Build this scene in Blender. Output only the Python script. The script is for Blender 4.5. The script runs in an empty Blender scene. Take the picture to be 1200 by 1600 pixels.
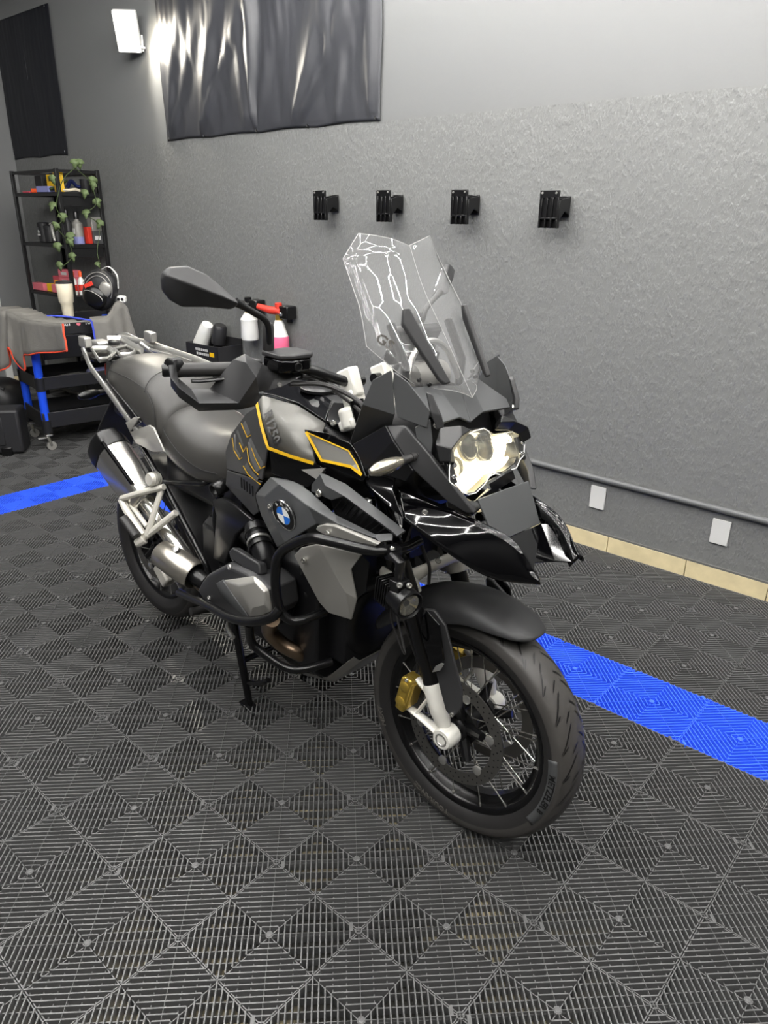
import bpy, bmesh, math, random
from mathutils import Vector, Matrix, Quaternion, noise
random.seed(7)
PI = math.pi
scn = bpy.context.scene
COL = scn.collection

# ------------------------------------------------------------------ camera
cam_d = bpy.data.cameras.new('camera')
cam = bpy.data.objects.new('camera', cam_d)
COL.objects.link(cam)
cam.matrix_world = Matrix(((0.746634, -0.255457, 0.614231, 0.000000), (0.665172, 0.274008, -0.694597, 0.000000), (0.009136, 0.927179, 0.374507, 1.587356), (0.000000, 0.000000, 0.000000, 1.000000)))
cam_d.sensor_fit = 'VERTICAL'
cam_d.sensor_height = 24.0
cam_d.lens = 24.0 * 1147.55 / 1600.0
cam_d.clip_start = 0.02
scn.camera = cam

# ------------------------------------------------------------------ world, exposure
wld = bpy.data.worlds.new('world')
scn.world = wld
wld.use_nodes = True
wld.node_tree.nodes['Background'].inputs[0].default_value = (0.55, 0.6, 0.7, 1)
wld.node_tree.nodes['Background'].inputs[1].default_value = 0.05
vs = scn.view_settings
vs.view_transform = 'Standard'
vs.look = 'None'
vs.gamma = 1.0
vs.use_curve_mapping = False
vs.exposure = 0.37
HEX_POWER = 116.0          # strength of the honeycomb tubes on the ceiling

# ------------------------------------------------------------------ materials
MATS = {}
def srgb(h):
    r, g, b = [int(h[i:i+2], 16) / 255 for i in (0, 2, 4)]
    f = lambda c: c / 12.92 if c <= 0.04045 else ((c + 0.055) / 1.055) ** 2.4
    return (f(r), f(g), f(b), 1)

def mat(name, hexcol, rough=0.5, metal=0.0, coat=0.0, emit=0.0, spec=0.5, trans=0.0, ior=1.45,
        bump=0.0, bscale=200.0, vary=0.0, vscale=6.0, stretch=None, alpha=1.0):
    m = bpy.data.materials.new(name)
    m.use_nodes = True
    nt = m.node_tree
    b = nt.nodes['Principled BSDF']
    c = srgb(hexcol)
    b.inputs['Base Color'].default_value = c
    b.inputs['Roughness'].default_value = rough
    b.inputs['Metallic'].default_value = metal
    b.inputs['Coat Weight'].default_value = coat
    b.inputs['Coat Roughness'].default_value = 0.03
    b.inputs['Specular IOR Level'].default_value = spec
    b.inputs['Transmission Weight'].default_value = trans
    b.inputs['IOR'].default_value = ior
    b.inputs['Alpha'].default_value = alpha
    if emit:
        b.inputs['Emission Color'].default_value = c
        b.inputs['Emission Strength'].default_value = emit
    tc = nt.nodes.new('ShaderNodeTexCoord')
    vec = tc.outputs['Object']
    if stretch:
        mp = nt.nodes.new('ShaderNodeMapping')
        mp.inputs['Scale'].default_value = stretch
        nt.links.new(vec, mp.inputs[0]); vec = mp.outputs[0]
    if vary:
        n = nt.nodes.new('ShaderNodeTexNoise')
        n.inputs['Scale'].default_value = vscale
        n.inputs['Detail'].default_value = 4
        nt.links.new(vec, n.inputs['Vector'])
        mx = nt.nodes.new('ShaderNodeMix'); mx.data_type = 'RGBA'
        mx.inputs[6].default_value = tuple(v * (1 - vary) for v in c[:3]) + (1,)
        mx.inputs[7].default_value = tuple(min(1, v * (1 + vary)) for v in c[:3]) + (1,)
        nt.links.new(n.outputs[0], mx.inputs[0])
        nt.links.new(mx.outputs[2], b.inputs['Base Color'])
    if bump:
        n = nt.nodes.new('ShaderNodeTexNoise')
        n.inputs['Scale'].default_value = bscale
        n.inputs['Detail'].default_value = 3
        nt.links.new(vec, n.inputs['Vector'])
        bp = nt.nodes.new('ShaderNodeBump')
        bp.inputs['Strength'].default_value = bump
        bp.inputs['Distance'].default_value = 0.002
        nt.links.new(n.outputs[0], bp.inputs['Height'])
        nt.links.new(bp.outputs[0], b.inputs['Normal'])
    MATS[name] = m
    return m

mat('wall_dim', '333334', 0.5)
mat('wall_paint', '6f7070', 0.45, bump=0.12, bscale=90)
mat('wall_rough', '6e6f6e', 0.44, vary=0.05, vscale=3)
mat('ceiling_paint', '454546', 0.7)
mat('tile_black', '565656', 0.30, bump=0.1, bscale=400)
mat('tile_blue', '3a66ee', 0.38, bump=0.1, bscale=400)
mat('subfloor', '2a2825', 0.65)
mat('stone', 'cbbd98', 0.45, vary=0.25, vscale=14)
mat('mortar', '5d5d5b', 0.7)
mat('pipe_paint', '5c5d5e', 0.4)
mat('outlet_white', 'c4c4c2', 0.35)
mat('vinyl', '35363a', 0.42, vary=0.06, vscale=40)
mat('navy_vinyl', '10121a', 0.55)
mat('lamp_on', 'fbf9f5', 0.4, emit=HEX_POWER)
mat('flood_on', 'fff4de', 0.4, emit=90.0)
mat('black_gloss', '040405', 0.05)
mat('black_semi', '0e0e0f', 0.28)
mat('rim_black', '09090a', 0.24)
mat('black_matte', '2a2a2b', 0.46, bump=0.05, bscale=900)
mat('charcoal', '444546', 0.42, bump=0.05, bscale=900)
mat('rubber', '222121', 0.5, bump=0.05, bscale=600)
mat('tread', '3c3a38', 0.5, vary=0.15, vscale=30, bump=0.06, bscale=500)
mat('tyre_print', '56534f', 0.6)
mat('engine_black', '101012', 0.38, bump=0.1, bscale=300)
mat('frame_black', '0d0d0e', 0.22)
mat('alu', 'b9b8b4', 0.32, 0.85)
mat('cover_alu', 'aeaca6', 0.30, 0.5)
mat('alu_bright', 'd8d6d0', 0.2, 0.95)
mat('alu_cast', 'c6c3ba', 0.42, 0.35)
mat('alu_white', 'dad8d0', 0.34, 0.1)
mat('steel', '9d9a94', 0.22, 1.0)
mat('exhaust', 'b5b0a6', 0.3, 0.9)
mat('header_pipe', '8d7a66', 0.3, 1.0, vary=0.25, vscale=12)
mat('disc_steel', '7c7a76', 0.32, 0.9)
mat('gold', 'bfa24a', 0.32, 0.75)
mat('titan_grey', '94928d', 0.36, 0.35)
mat('tank_grey', '656460', 0.40, 0.35)
mat('seat_vinyl', '333230', 0.36, bump=0.12, bscale=700)
mat('seat_side', '1c1c1c', 0.46, bump=0.12, bscale=700)
mat('yellow', 'c49a14', 0.4)
mat('decal_dark', '3a3a3a', 0.4)
mat('white_paint', 'f0f0ee', 0.35)
mat('roundel_blue', '1f6fd6', 0.3)
mat('led_on', 'fff6dc', 0.3, emit=9.0)
mat('led_soft', 'fff2d0', 0.3, emit=1.3)
mat('edge_grey', '9a9a98', 0.35)
mat('reflector', '8d887c', 0.18, 0.75)
mat('fog_reflector', 'b9b6ae', 0.12, 1.0)
mat('radiator', '121214', 0.5)
mat('cream', 'ddd3ba', 0.4)
mat('red', 'c23527', 0.45)
mat('pink', 'd9707c', 0.5)
mat('pink_dark', 'b84a58', 0.5)
mat('orange', 'e2572b', 0.5)
mat('yellow_box', 'e6b818', 0.45)
mat('violet', '7f83b4', 0.5)
mat('navy', '1b2450', 0.5)
mat('post_blue', '1c4cd8', 0.35)
mat('cart_black', '1c1c1e', 0.45)
mat('shelf_black', '131314', 0.4)
mat('towel', '716f6a', 0.95, bump=0.6, bscale=160, vary=0.12, vscale=20)
mat('towel_red', 'd8482c', 0.8)
mat('towel_blue', '3f4fc0', 0.8)
mat('ivy', '66774f', 0.6, vary=0.3, vscale=40)
mat('ivy_stem', '3c4a2a', 0.7)
mat('pink_liquid', 'e0688a', 0.2)
mat('bottle_white', 'dcdcd8', 0.35)
mat('case_black', '232325', 0.5, bump=0.1, bscale=300)
mat('chrome', 'd8d8d8', 0.12, 1.0)
mat('green', '2c5a3c', 0.5)

def glass_mat(name, tint=(1, 1, 1), amount=0.86, haze=0.0):
    """thin clear plastic: mostly see-through with a mirror-like surface reflection"""
    m = bpy.data.materials.new(name); m.use_nodes = True
    nt = m.node_tree
    for n in list(nt.nodes):
        if n.type != 'OUTPUT_MATERIAL': nt.nodes.remove(n)
    out = [n for n in nt.nodes if n.type == 'OUTPUT_MATERIAL'][0]
    tr = nt.nodes.new('ShaderNodeBsdfTransparent'); tr.inputs[0].default_value = tint + (1,)
    gl = nt.nodes.new('ShaderNodeBsdfGlossy'); gl.inputs['Roughness'].default_value = 0.02
    fr = nt.nodes.new('ShaderNodeFresnel'); fr.inputs[0].default_value = 1.5
    df = nt.nodes.new('ShaderNodeBsdfDiffuse'); df.inputs[0].default_value = (0.8, 0.8, 0.8, 1)
    m0 = nt.nodes.new('ShaderNodeMixShader'); m0.inputs[0].default_value = haze
    nt.links.new(tr.outputs[0], m0.inputs[1]); nt.links.new(df.outputs[0], m0.inputs[2])
    m1 = nt.nodes.new('ShaderNodeMixShader')
    ge = nt.nodes.new('ShaderNodeNewGeometry')
    mu = nt.nodes.new('ShaderNodeMath'); mu.operation = 'SUBTRACT'; mu.inputs[0].default_value = 1.0
    nt.links.new(ge.outputs['Backfacing'], mu.inputs[1])
    m2 = nt.nodes.new('ShaderNodeMath'); m2.operation = 'MULTIPLY'
    nt.links.new(mu.outputs[0], m2.inputs[0]); nt.links.new(fr.outputs[0], m2.inputs[1])
    nt.links.new(m2.outputs[0], m1.inputs[0]); nt.links.new(m0.outputs[0], m1.inputs[1]); nt.links.new(gl.outputs[0], m1.inputs[2])
    nt.links.new(m1.outputs[0], out.inputs[0])
    MATS[name] = m
glass_mat('screen_clear', (0.93, 0.93, 0.93), haze=0.05)
glass_mat('lens_clear', (0.97, 0.97, 0.95), haze=0.02)

# rough rolled-on plaster of the lower wall: vertical drag marks
def rough_wall():
    m = MATS['wall_rough']; nt = m.node_tree; b = nt.nodes['Principled BSDF']
    tc = nt.nodes.new('ShaderNodeTexCoord')
    mp = nt.nodes.new('ShaderNodeMapping'); mp.inputs['Scale'].default_value = (1, 1, 0.34)
    n1 = nt.nodes.new('ShaderNodeTexNoise'); n1.inputs['Scale'].default_value = 125; n1.inputs['Detail'].default_value = 3
    n2 = nt.nodes.new('ShaderNodeTexNoise'); n2.inputs['Scale'].default_value = 26; n2.inputs['Detail'].default_value = 4
    nt.links.new(tc.outputs['Object'], mp.inputs[0]); nt.links.new(mp.outputs[0], n1.inputs['Vector']); nt.links.new(tc.outputs['Object'], n2.inputs['Vector'])
    ad = nt.nodes.new('ShaderNodeMath'); ad.operation = 'ADD'
    nt.links.new(n1.outputs[0], ad.inputs[0]); nt.links.new(n2.outputs[0], ad.inputs[1])
    rp = nt.nodes.new('ShaderNodeMapRange'); rp.inputs[1].default_value = 0.9; rp.inputs[2].default_value = 1.25
    nt.links.new(ad.outputs[0], rp.inputs[0])
    bp = nt.nodes.new('ShaderNodeBump'); bp.inputs['Strength'].default_value = 0.6; bp.inputs['Distance'].default_value = 0.0035
    nt.links.new(rp.outputs[0], bp.inputs['Height']); nt.links.new(bp.outputs[0], b.inputs['Normal'])
rough_wall()

def slab():
    m = MATS['subfloor']; nt = m.node_tree; b = nt.nodes['Principled BSDF']
    tc = nt.nodes.new('ShaderNodeTexCoord')
    n = nt.nodes.new('ShaderNodeTexNoise'); n.inputs['Scale'].default_value = 1.7; n.inputs['Detail'].default_value = 5
    mp = nt.nodes.new('ShaderNodeMapping'); mp.inputs['Location'].default_value = (0.52, 1.0, 0)
    nt.links.new(tc.outputs['Object'], mp.inputs[0]); nt.links.new(mp.outputs[0], n.inputs['Vector'])
    r = nt.nodes.new('ShaderNodeValToRGB')
    r.color_ramp.elements[0].position = 0.48; r.color_ramp.elements[0].color = srgb('26241f')
    r.color_ramp.elements[1].position = 0.62; r.color_ramp.elements[1].color = srgb('b5a784')
    nt.links.new(n.outputs[0], r.inputs[0]); nt.links.new(r.outputs[0], b.inputs['Base Color'])
slab()

# ------------------------------------------------------------------ helpers
def V(*a): return Vector(a)

def link(o, parent=None):
    COL.objects.link(o)
    if parent is not None: o.parent = parent
    return o

def tag(o, label=None, cat=None, group=None, kind=None):
    if label: o['label'] = label
    if cat: o['category'] = cat
    if group: o['group'] = group
    if kind: o['kind'] = kind
    return o

def empty(name, loc=(0, 0, 0), rz=0.0):
    o = bpy.data.objects.new(name, None)
    o.location = loc; o.rotation_euler = (0, 0, rz); o.empty_display_size = 0.05
    return link(o)

def from_bm(name, bm, m, parent=None, smooth=40, bevel=0, seg=2, sub=0, solid=0, offset=0):
    bmesh.ops.remove_doubles(bm, verts=bm.verts, dist=1e-6)
    bmesh.ops.recalc_face_normals(bm, faces=bm.faces)
    me = bpy.data.meshes.new(name)
    bm.to_mesh(me); bm.free()
    o = bpy.data.objects.new(name, me)
    for mm in (m if isinstance(m, (list, tuple)) else [m]):
        me.materials.append(MATS[mm])
    for p in me.polygons: p.use_smooth = smooth > 0
    if smooth and smooth < 180: me.set_sharp_from_angle(angle=math.radians(smooth))
    if solid:
        s = o.modifiers.new('solid', 'SOLIDIFY'); s.thickness = solid; s.offset = offset
    if bevel:
        b = o.modifiers.new('bevel', 'BEVEL'); b.width = bevel; b.segments = seg; b.limit_method = 'ANGLE'; b.angle_limit = math.radians(28)
    if sub:
        s = o.modifiers.new('sub', 'SUBSURF'); s.levels = sub; s.render_levels = sub
    return link(o, parent)

def bm_data(bm, verts, faces):
    vs = [bm.verts.new(v) for v in verts]
    for f in faces:
        try: bm.faces.new([vs[i] for i in f])
        except ValueError: pass
    return vs

def quads(name, verts, faces, m, parent=None, **k):
    bm = bmesh.new(); bm_data(bm, verts, faces)
    return from_bm(name, bm, m, parent, **k)

def add_box(bm, c, s, rot=None):
    c = Vector(c); h = Vector(s) * 0.5
    vs = []
    for z in (-1, 1):
        for x, y in ((-1, -1), (1, -1), (1, 1), (-1, 1)):
            d = Vector((x * h.x, y * h.y, z * h.z))
            if rot: d = rot @ d
            vs.append(bm.verts.new(c + d))
    for f in ((0, 3, 2, 1), (4, 5, 6, 7), (0, 1, 5, 4), (1, 2, 6, 5), (2, 3, 7, 6), (3, 0, 4, 7)):
        bm.faces.new([vs[i] for i in f])

def box(name, c, s, m, parent=None, rot=None, **k):
    bm = bmesh.new(); add_box(bm, c, s, rot)
    return from_bm(name, bm, m, parent, **k)

def basis(d):
    d = Vector(d).normalized()
    u = d.orthogonal().normalized()
    if abs(d.z) < 0.95: u = d.cross(Vector((0, 0, 1))).normalized()
    return u, d.cross(u).normalized()

def add_loft(bm, rings, closed=True, caps=True):
    R = [[bm.verts.new(p) for p in r] for r in rings]
    n = len(R[0])
    for a, b in zip(R, R[1:]):
        for i in range(n if closed else n - 1):
            j = (i + 1) % n
            try: bm.faces.new((a[i], a[j], b[j], b[i]))
            except ValueError: pass
    if caps and closed:
        for r in (R[0][::-1], R[-1]):
            try: bm.faces.new(r)
            except ValueError: pass

def loft(name, rings, m, parent=None, closed=True, caps=True, **k):
    bm = bmesh.new(); add_loft(bm, rings, closed, caps)
    return from_bm(name, bm, m, parent, **k)

def smooth_path(pts, n=6, closed=False):
    """Catmull-Rom through the points"""
    P = [Vector(p) for p in pts]
    out = []
    N = len(P)
    for i in range(N if closed else N - 1):
        p0 = P[(i - 1) % N] if closed or i > 0 else P[0] * 2 - P[1]
        p1, p2 = P[i], P[(i + 1) % N]
        p3 = P[(i + 2) % N] if closed or i + 2 < N else p2 * 2 - p1
        for k in range(n):
            t = k / n
            out.append(0.5 * ((2 * p1) + (p2 - p0) * t + (2 * p0 - 5 * p1 + 4 * p2 - p3) * t * t + (3 * p1 - p0 - 3 * p2 + p3) * t ** 3))
    if not closed: out.append(P[-1])
    return out

def round_path(pts, r, n=5):
    """straight runs with rounded bends of radius about r"""
    P = [Vector(p) for p in pts]
    out = [P[0]]
    for a, b, c in zip(P, P[1:], P[2:]):
        d1, d2 = (a - b), (c - b)
        k1, k2 = min(r, d1.length * 0.48), min(r, d2.length * 0.48)
        s, e = b + d1.normalized() * k1, b + d2.normalized() * k2
        for i in range(n + 1):
            t = i / n
            out.append(s * (1 - t) ** 2 + b * 2 * t * (1 - t) + e * t * t)
    out.append(P[-1])
    return out

def add_tube(bm, path, r, n=10, caps=True, flat=1.0, up=None):
    P = [Vector(p) for p in path]
    Q = [P[0]]
    for p in P[1:]:
        if (p - Q[-1]).length > 1e-5: Q.append(p)
    P = Q
    rs = r if isinstance(r, (list, tuple)) else [r] * len(P)
    if len(rs) != len(P): rs = [rs[0] + (rs[-1] - rs[0]) * i / (len(P) - 1) for i in range(len(P))]
    d = (P[1] - P[0]).normalized()
    u = Vector(up) if up else basis(d)[0]
    rings = []
    for i, p in enumerate(P):
        t = (P[min(i + 1, len(P) - 1)] - P[max(i - 1, 0)]).normalized()
        u = (u - t * u.dot(t)).normalized()
        w = t.cross(u)
        rings.append([p + (u * math.cos(2 * PI * k / n) + w * math.sin(2 * PI * k / n) * flat) * rs[i] for k in range(n)])
    add_loft(bm, rings, True, caps)

def tube(name, path, r, m, parent=None, n=10, bm=None, caps=True, flat=1.0, up=None, **k):
    bm = bmesh.new(); add_tube(bm, path, r, n, caps, flat, up)
    return from_bm(name, bm, m, parent, **k)

def add_cyl(bm, a, b, r0, r1=None, n=16, caps=True):
    add_tube(bm, [a, b], [r0, r0 if r1 is None else r1], n, caps)

def cyl(name, a, b, r0, m, parent=None, r1=None, n=16, **k):
    bm = bmesh.new(); add_cyl(bm, a, b, r0, r1, n)
    return from_bm(name, bm, m, parent, **k)

def add_lathe(bm, a, axis, prof, n=24, caps=True):
    """profile [(along axis, radius)] about the axis through a"""
    a = Vector(a); d = Vector(axis).normalized(); u, w = basis(d)
    rings = [[a + d * h + (u * math.cos(2 * PI * k / n) + w * math.sin(2 * PI * k / n)) * max(r, 1e-4) for k in range(n)] for h, r in prof]
    add_loft(bm, rings, True, caps)

def lathe(name, a, axis, prof, m, parent=None, n=24, caps=True, **k):
    bm = bmesh.new(); add_lathe(bm, a, axis, prof, n, caps)
    return from_bm(name, bm, m, parent, **k)

def add_ring(bm, a, axis, prof, n=48):
    """closed profile swept around the axis"""
    a = Vector(a); d = Vector(axis).normalized(); u, w = basis(d)
    R = []
    for k in range(n):
        t = 2 * PI * k / n
        e = u * math.cos(t) + w * math.sin(t)
        R.append([bm.verts.new(a + d * h + e * r) for h, r in prof])
    m = len(prof)
    for k in range(n):
        A, B = R[k], R[(k + 1) % n]
        for i in range(m):
            j = (i + 1) % m
            bm.faces.new((A[i], A[j], B[j], B[i]))

def ring(name, a, axis, prof, m, parent=None, n=48, **k):
    bm = bmesh.new(); add_ring(bm, a, axis, prof, n)
    return from_bm(name, bm, m, parent, **k)

def plate(name, outline, th, m, parent=None, nrm=None, bevel=0.002, **k):
    """solid plate: 3D outline (need not be flat) given thickness th along nrm, outline being the outer face"""
    P = [Vector(p) for p in outline]
    if nrm is None:
        nrm = Vector()
        for i, p in enumerate(P): nrm += p.cross(P[(i + 1) % len(P)])
    nrm = Vector(nrm).normalized()
    bm = bmesh.new()
    A = [bm.verts.new(p) for p in P]; B = [bm.verts.new(p - nrm * th) for p in P]
    bm.faces.new(A); bm.faces.new(B[::-1])
    for i in range(len(P)):
        j = (i + 1) % len(P)
        bm.faces.new((A[i], B[i], B[j], A[j]))
    return from_bm(name, bm, m, parent, bevel=bevel, **k)

def grid_surf(name, rows, m, parent=None, **k):
    bm = bmesh.new(); add_loft(bm, rows, closed=False, caps=False)
    return from_bm(name, bm, m, parent, **k)

def mir(p): return (p[0], -p[1], p[2])

def text_mesh(s, size, depth=0.0004, bold=True):
    cu = bpy.data.curves.new('lettering', 'FONT')
    cu.body = s; cu.size = size; cu.extrude = depth; cu.align_x = 'CENTER'; cu.align_y = 'CENTER'
    if bold: cu.offset = size * 0.028
    cu.resolution_u = 2
    o = bpy.data.objects.new('lettering', cu); COL.objects.link(o)
    dg = bpy.context.evaluated_depsgraph_get()
    me = bpy.data.meshes.new_from_object(o.evaluated_get(dg))
    bpy.data.objects.remove(o)
    return me

def lettering(s, size, m, origin, xdir, ydir, parent=None, name='lettering', depth=0.0004, bold=True, sx=1.0):
    me = text_mesh(s, size, depth, bold)
    x = Vector(xdir).normalized(); y = Vector(ydir); y = (y - x * x.dot(y)).normalized(); z = x.cross(y)
    M = Matrix((x * sx, y, z)).transposed().to_4x4(); M.translation = Vector(origin)
    me.transform(M)
    me.materials.clear(); me.materials.append(MATS[m])
    o = bpy.data.objects.new(name, me)
    return link(o, parent)

def copy_thing(root, loc=None, rz=None, label=None):
    """the thing, its parts and their sub-parts; mesh data shared"""
    r = root.copy(); COL.objects.link(r)
    if loc is not None: r.location = loc
    if rz is not None: r.rotation_euler[2] = rz
    if label: r['label'] = label
    for ch in list(root.children):
        c = ch.copy(); COL.objects.link(c); c.parent = r
        for g in list(ch.children):
            d = g.copy(); COL.objects.link(d); d.parent = c
    return r

# ================================================================== THE ROOM
WY = 3.355          # the long wall
XL = -7.585         # the left wall
XR, YF, CZ = 2.6, -2.6, 3.45
DZ = 2.063          # top of the rough plaster

def struct(o): o['kind'] = 'structure'; return o

floor = struct(box('floor', ((XL + XR) / 2, (YF + WY) / 2, -0.081), (XR - XL, WY - YF, 0.1), 'subfloor', smooth=0))
struct(box('wall_back', ((XL + XR) / 2, WY + 0.106, CZ / 2), (XR - XL + 0.4, 0.2, CZ), 'wall_paint', smooth=0))
wb = bpy.data.objects['wall_back']
box('plaster_dado', ((XL + XR) / 2, WY + 0.004, DZ / 2), (XR - XL, 0.008, DZ), 'wall_rough', wb, smooth=0)
struct(box('wall_left', (XL - 0.1, (YF + WY) / 2, CZ / 2), (0.2, WY - YF + 0.3, CZ), 'wall_paint', smooth=0))
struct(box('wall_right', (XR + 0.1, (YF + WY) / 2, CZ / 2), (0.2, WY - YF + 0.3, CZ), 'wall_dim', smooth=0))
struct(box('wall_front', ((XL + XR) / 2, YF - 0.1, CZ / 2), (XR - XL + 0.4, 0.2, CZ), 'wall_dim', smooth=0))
struct(box('ceiling', ((XL + XR) / 2, (YF + WY) / 2, CZ + 0.05), (XR - XL + 0.4, WY - YF + 0.4, 0.1), 'ceiling_paint', smooth=0))
struct(box('trim_1', (XL + 0.012, 2.955, 0.46), (0.024, 0.07, 0.92), 'outlet_white', bevel=0.003))

# --- skirting of pale stone tiles under a mortar ledge
sk = struct(box('baseboard_back', ((XL + XR) / 2, WY - 0.006, 0.0745), (XR - XL, 0.012, 0.009), 'mortar', smooth=0))
x = -7.58
k = 0
while x < 2.5:
    L = 0.37 if k % 2 else 0.40
    o = box('stone_tile', (x + L / 2, WY - 0.0065 + random.uniform(-0.0008, 0.0008), 0.0200), (L - 0.004, 0.013, 0.100), 'stone', sk, bevel=0.0012, seg=1)
    x += L; k += 1

sl = struct(box('baseboard_left', (XL + 0.006, 0.35, 0.0745), (0.012, 5.9, 0.009), 'mortar', smooth=0))
y = 3.30
while y > 1.0:
    box('stone_tile', (XL + 0.0065, y - 0.19, 0.0200), (0.013, 0.376, 0.100), 'stone', sl, bevel=0.0012, seg=1)
    y -= 0.38

# --- conduit and blank socket plates on the wall
PZ = 0.351
o = struct(tube('trim_2', [(XL + 0.6, WY - 0.016, PZ + 0.06), (XR, WY - 0.016, PZ - 0.018)], 0.0155, 'pipe_paint', n=14))
for (xa, za, lab) in ((-1.507, 0.262, 'blank white socket plate low on the wall beside the beak of the motorcycle'),
                      (-0.897, 0.250, 'blank white socket plate low on the wall near the right edge of the photo')):
    o = box('socket_plate', (xa, WY - 0.005, za), (0.082, 0.010, 0.120), 'outlet_white', bevel=0.003)
    tag(o, lab, 'socket', 'blank socket plates')

# ------------------------------------------------------------------ floor tiles
S = 0.30
def rib_tile():
    bm = bmesh.new()
    q = S / 2
    H = 0.0300
    def bar(p, d, L, w, z0, z1):
        """rib centred at p along d with a slightly narrower top"""
        p = Vector((p[0], p[1], 0)); d = Vector((d[0], d[1], 0)).normalized(); n = Vector((-d.y, d.x, 0))
        a, b = p - d * L / 2, p + d * L / 2
        v = []
        for e in (a, b):
            v += [bm.verts.new(e - n * w / 2 + V(0, 0, z0)), bm.verts.new(e - n * w * 0.34 + V(0, 0, z1)),
                  bm.verts.new(e + n * w * 0.34 + V(0, 0, z1)), bm.verts.new(e + n * w / 2 + V(0, 0, z0))]
        for f in ((0, 1, 5, 4), (1, 2, 6, 5), (2, 3, 7, 6), (0, 3, 2, 1), (4, 5, 6, 7)):
            bm.faces.new([v[i] for i in f])
    r2 = math.sqrt(0.5)
    NR = 15
    for sx in (-1, 1):
        for sy in (-1, 1):
            dia = Vector((sx, sy)) * r2             # from the middle of the tile to this corner
            per = Vector((-sy, sx)) * r2
            D = q * math.sqrt(2)
            for i in range(NR):
                t = (i + 0.5) / NR * D
                L = 2 * min(t, D - t)
                if L < 0.008: L = 0.008
                bar(dia * t, per, L - 0.003, 0.0047, -H, 0.0)
            for i in range(-3, 4):                 # lower cross ribs
                u = i * D / 7.0
                L = (D / 2 - abs(u)) * 2
                if L > 0.02: bar(dia * (D / 2) + per * u, dia, L - 0.006, 0.0036, -H, -0.009)
            bar(dia * (D / 2), dia, D, 0.0016, -H, 0.0006)   # fine ridge along the diagonal
    for k in range(2):                              # quarter lines and edges
        d = (1, 0) if k == 0 else (0, 1)
        bar((0, 0), d, S - 0.001, 0.0032, -H, -0.0065)
        for s in (-1, 1):
            e = (0, s * (q - 0.0024)) if k == 0 else (s * (q - 0.0024), 0)
            bar(e, d, S - 0.001, 0.0036, -H, -0.0032)
    # knob in the middle, joining lug at one corner
    add_lathe(bm, (0, 0, -H), (0, 0, 1), [(0, 0.009), (H - 0.001, 0.009), (H + 0.0012, 0.006), (H + 0.0016, 0.001)], 10, True)
    bar((q - 0.030, q - 0.006), (0, 1), 0.0, 0.0, -H, 0) if False else None
    bar((q - 0.020, q - 0.004), (1, -1), 0.024, 0.010, -H, 0.0004)
    bmesh.ops.recalc_face_normals(bm, faces=bm.faces)
    return bm

def tile_mesh(name, m):
    bm = rib_tile(); me = bpy.data.meshes.new(name); bm.to_mesh(me); bm.free()
    me.materials.append(MATS[m]); return me
TB, TU = tile_mesh('rib_tile_black', 'tile_black'), tile_mesh('rib_tile_blue', 'tile_blue')
X0, Y0 = -1.469, 0.906
cells = []
for i in range(-20, 7):
    for j in range(-12, 8):
        cx, cy = X0 + (i + 0.5) * S, Y0 + (j + 0.5) * S
        p = cam.matrix_world.inverted() @ V(cx, cy, 0)
        if cx - S / 2 < XL + 0.02: continue
        vis = p.z < -0.1 and abs(p.x / -p.z) < 600 / 1147 + 0.12 and abs(p.y / -p.z) < 800 / 1147 + 0.14
        cells.append((0 if vis else 1, p.length, i, j, cx, cy))
cells.sort()
rest = []
for n, (v, d, i, j, cx, cy) in enumerate(cells):
    blue = (j == 4 and i >= -10) or (i == -10 and j <= 4)
    if n < 300 and v == 0:
        o = bpy.data.objects.new('floor_tile', TU if blue else TB)
        o.location = (cx, cy, 0); o.rotation_euler = (0, 0, random.choice((0, PI)))
        link(o, floor)
        if blue: o['label'] = 'blue ribbed floor tile'
    elif d < 6.5 or j < 0: rest.append((cx, cy, blue))
if rest:
    bm = bmesh.new()
    for cx, cy, b in rest:
        n0 = len(bm.verts); f0 = len(bm.faces)
        bm.from_mesh(TU if b else TB); bm.verts.ensure_lookup_table(); bm.faces.ensure_lookup_table()
        for v in bm.verts[n0:]: v.co += V(cx, cy, 0)
        for f in bm.faces[f0:]: f.material_index = 1 if b else 0
    me = bpy.data.meshes.new('floor_tiles_beyond_the_frame'); bm.to_mesh(me); bm.free()
    me.materials.append(MATS['tile_black']); me.materials.append(MATS['tile_blue'])
    o = link(bpy.data.objects.new('floor_tile_field', me), floor); o['kind'] = 'stuff'
# edging ramp along the wall
bm = bmesh.new()
for a, b, w in ((0, 0.010, -0.003),):
    add_loft(bm, [[(x, 3.308, 0.0), (x, 3.312, 0.001), (x, 3.334, -0.014), (x, 3.334, -0.030), (x, 3.308, -0.030)] for x in (XL + 0.05, 2.2)])
from_bm('edging_strip', bm, 'tile_black', floor, smooth=0)

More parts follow.
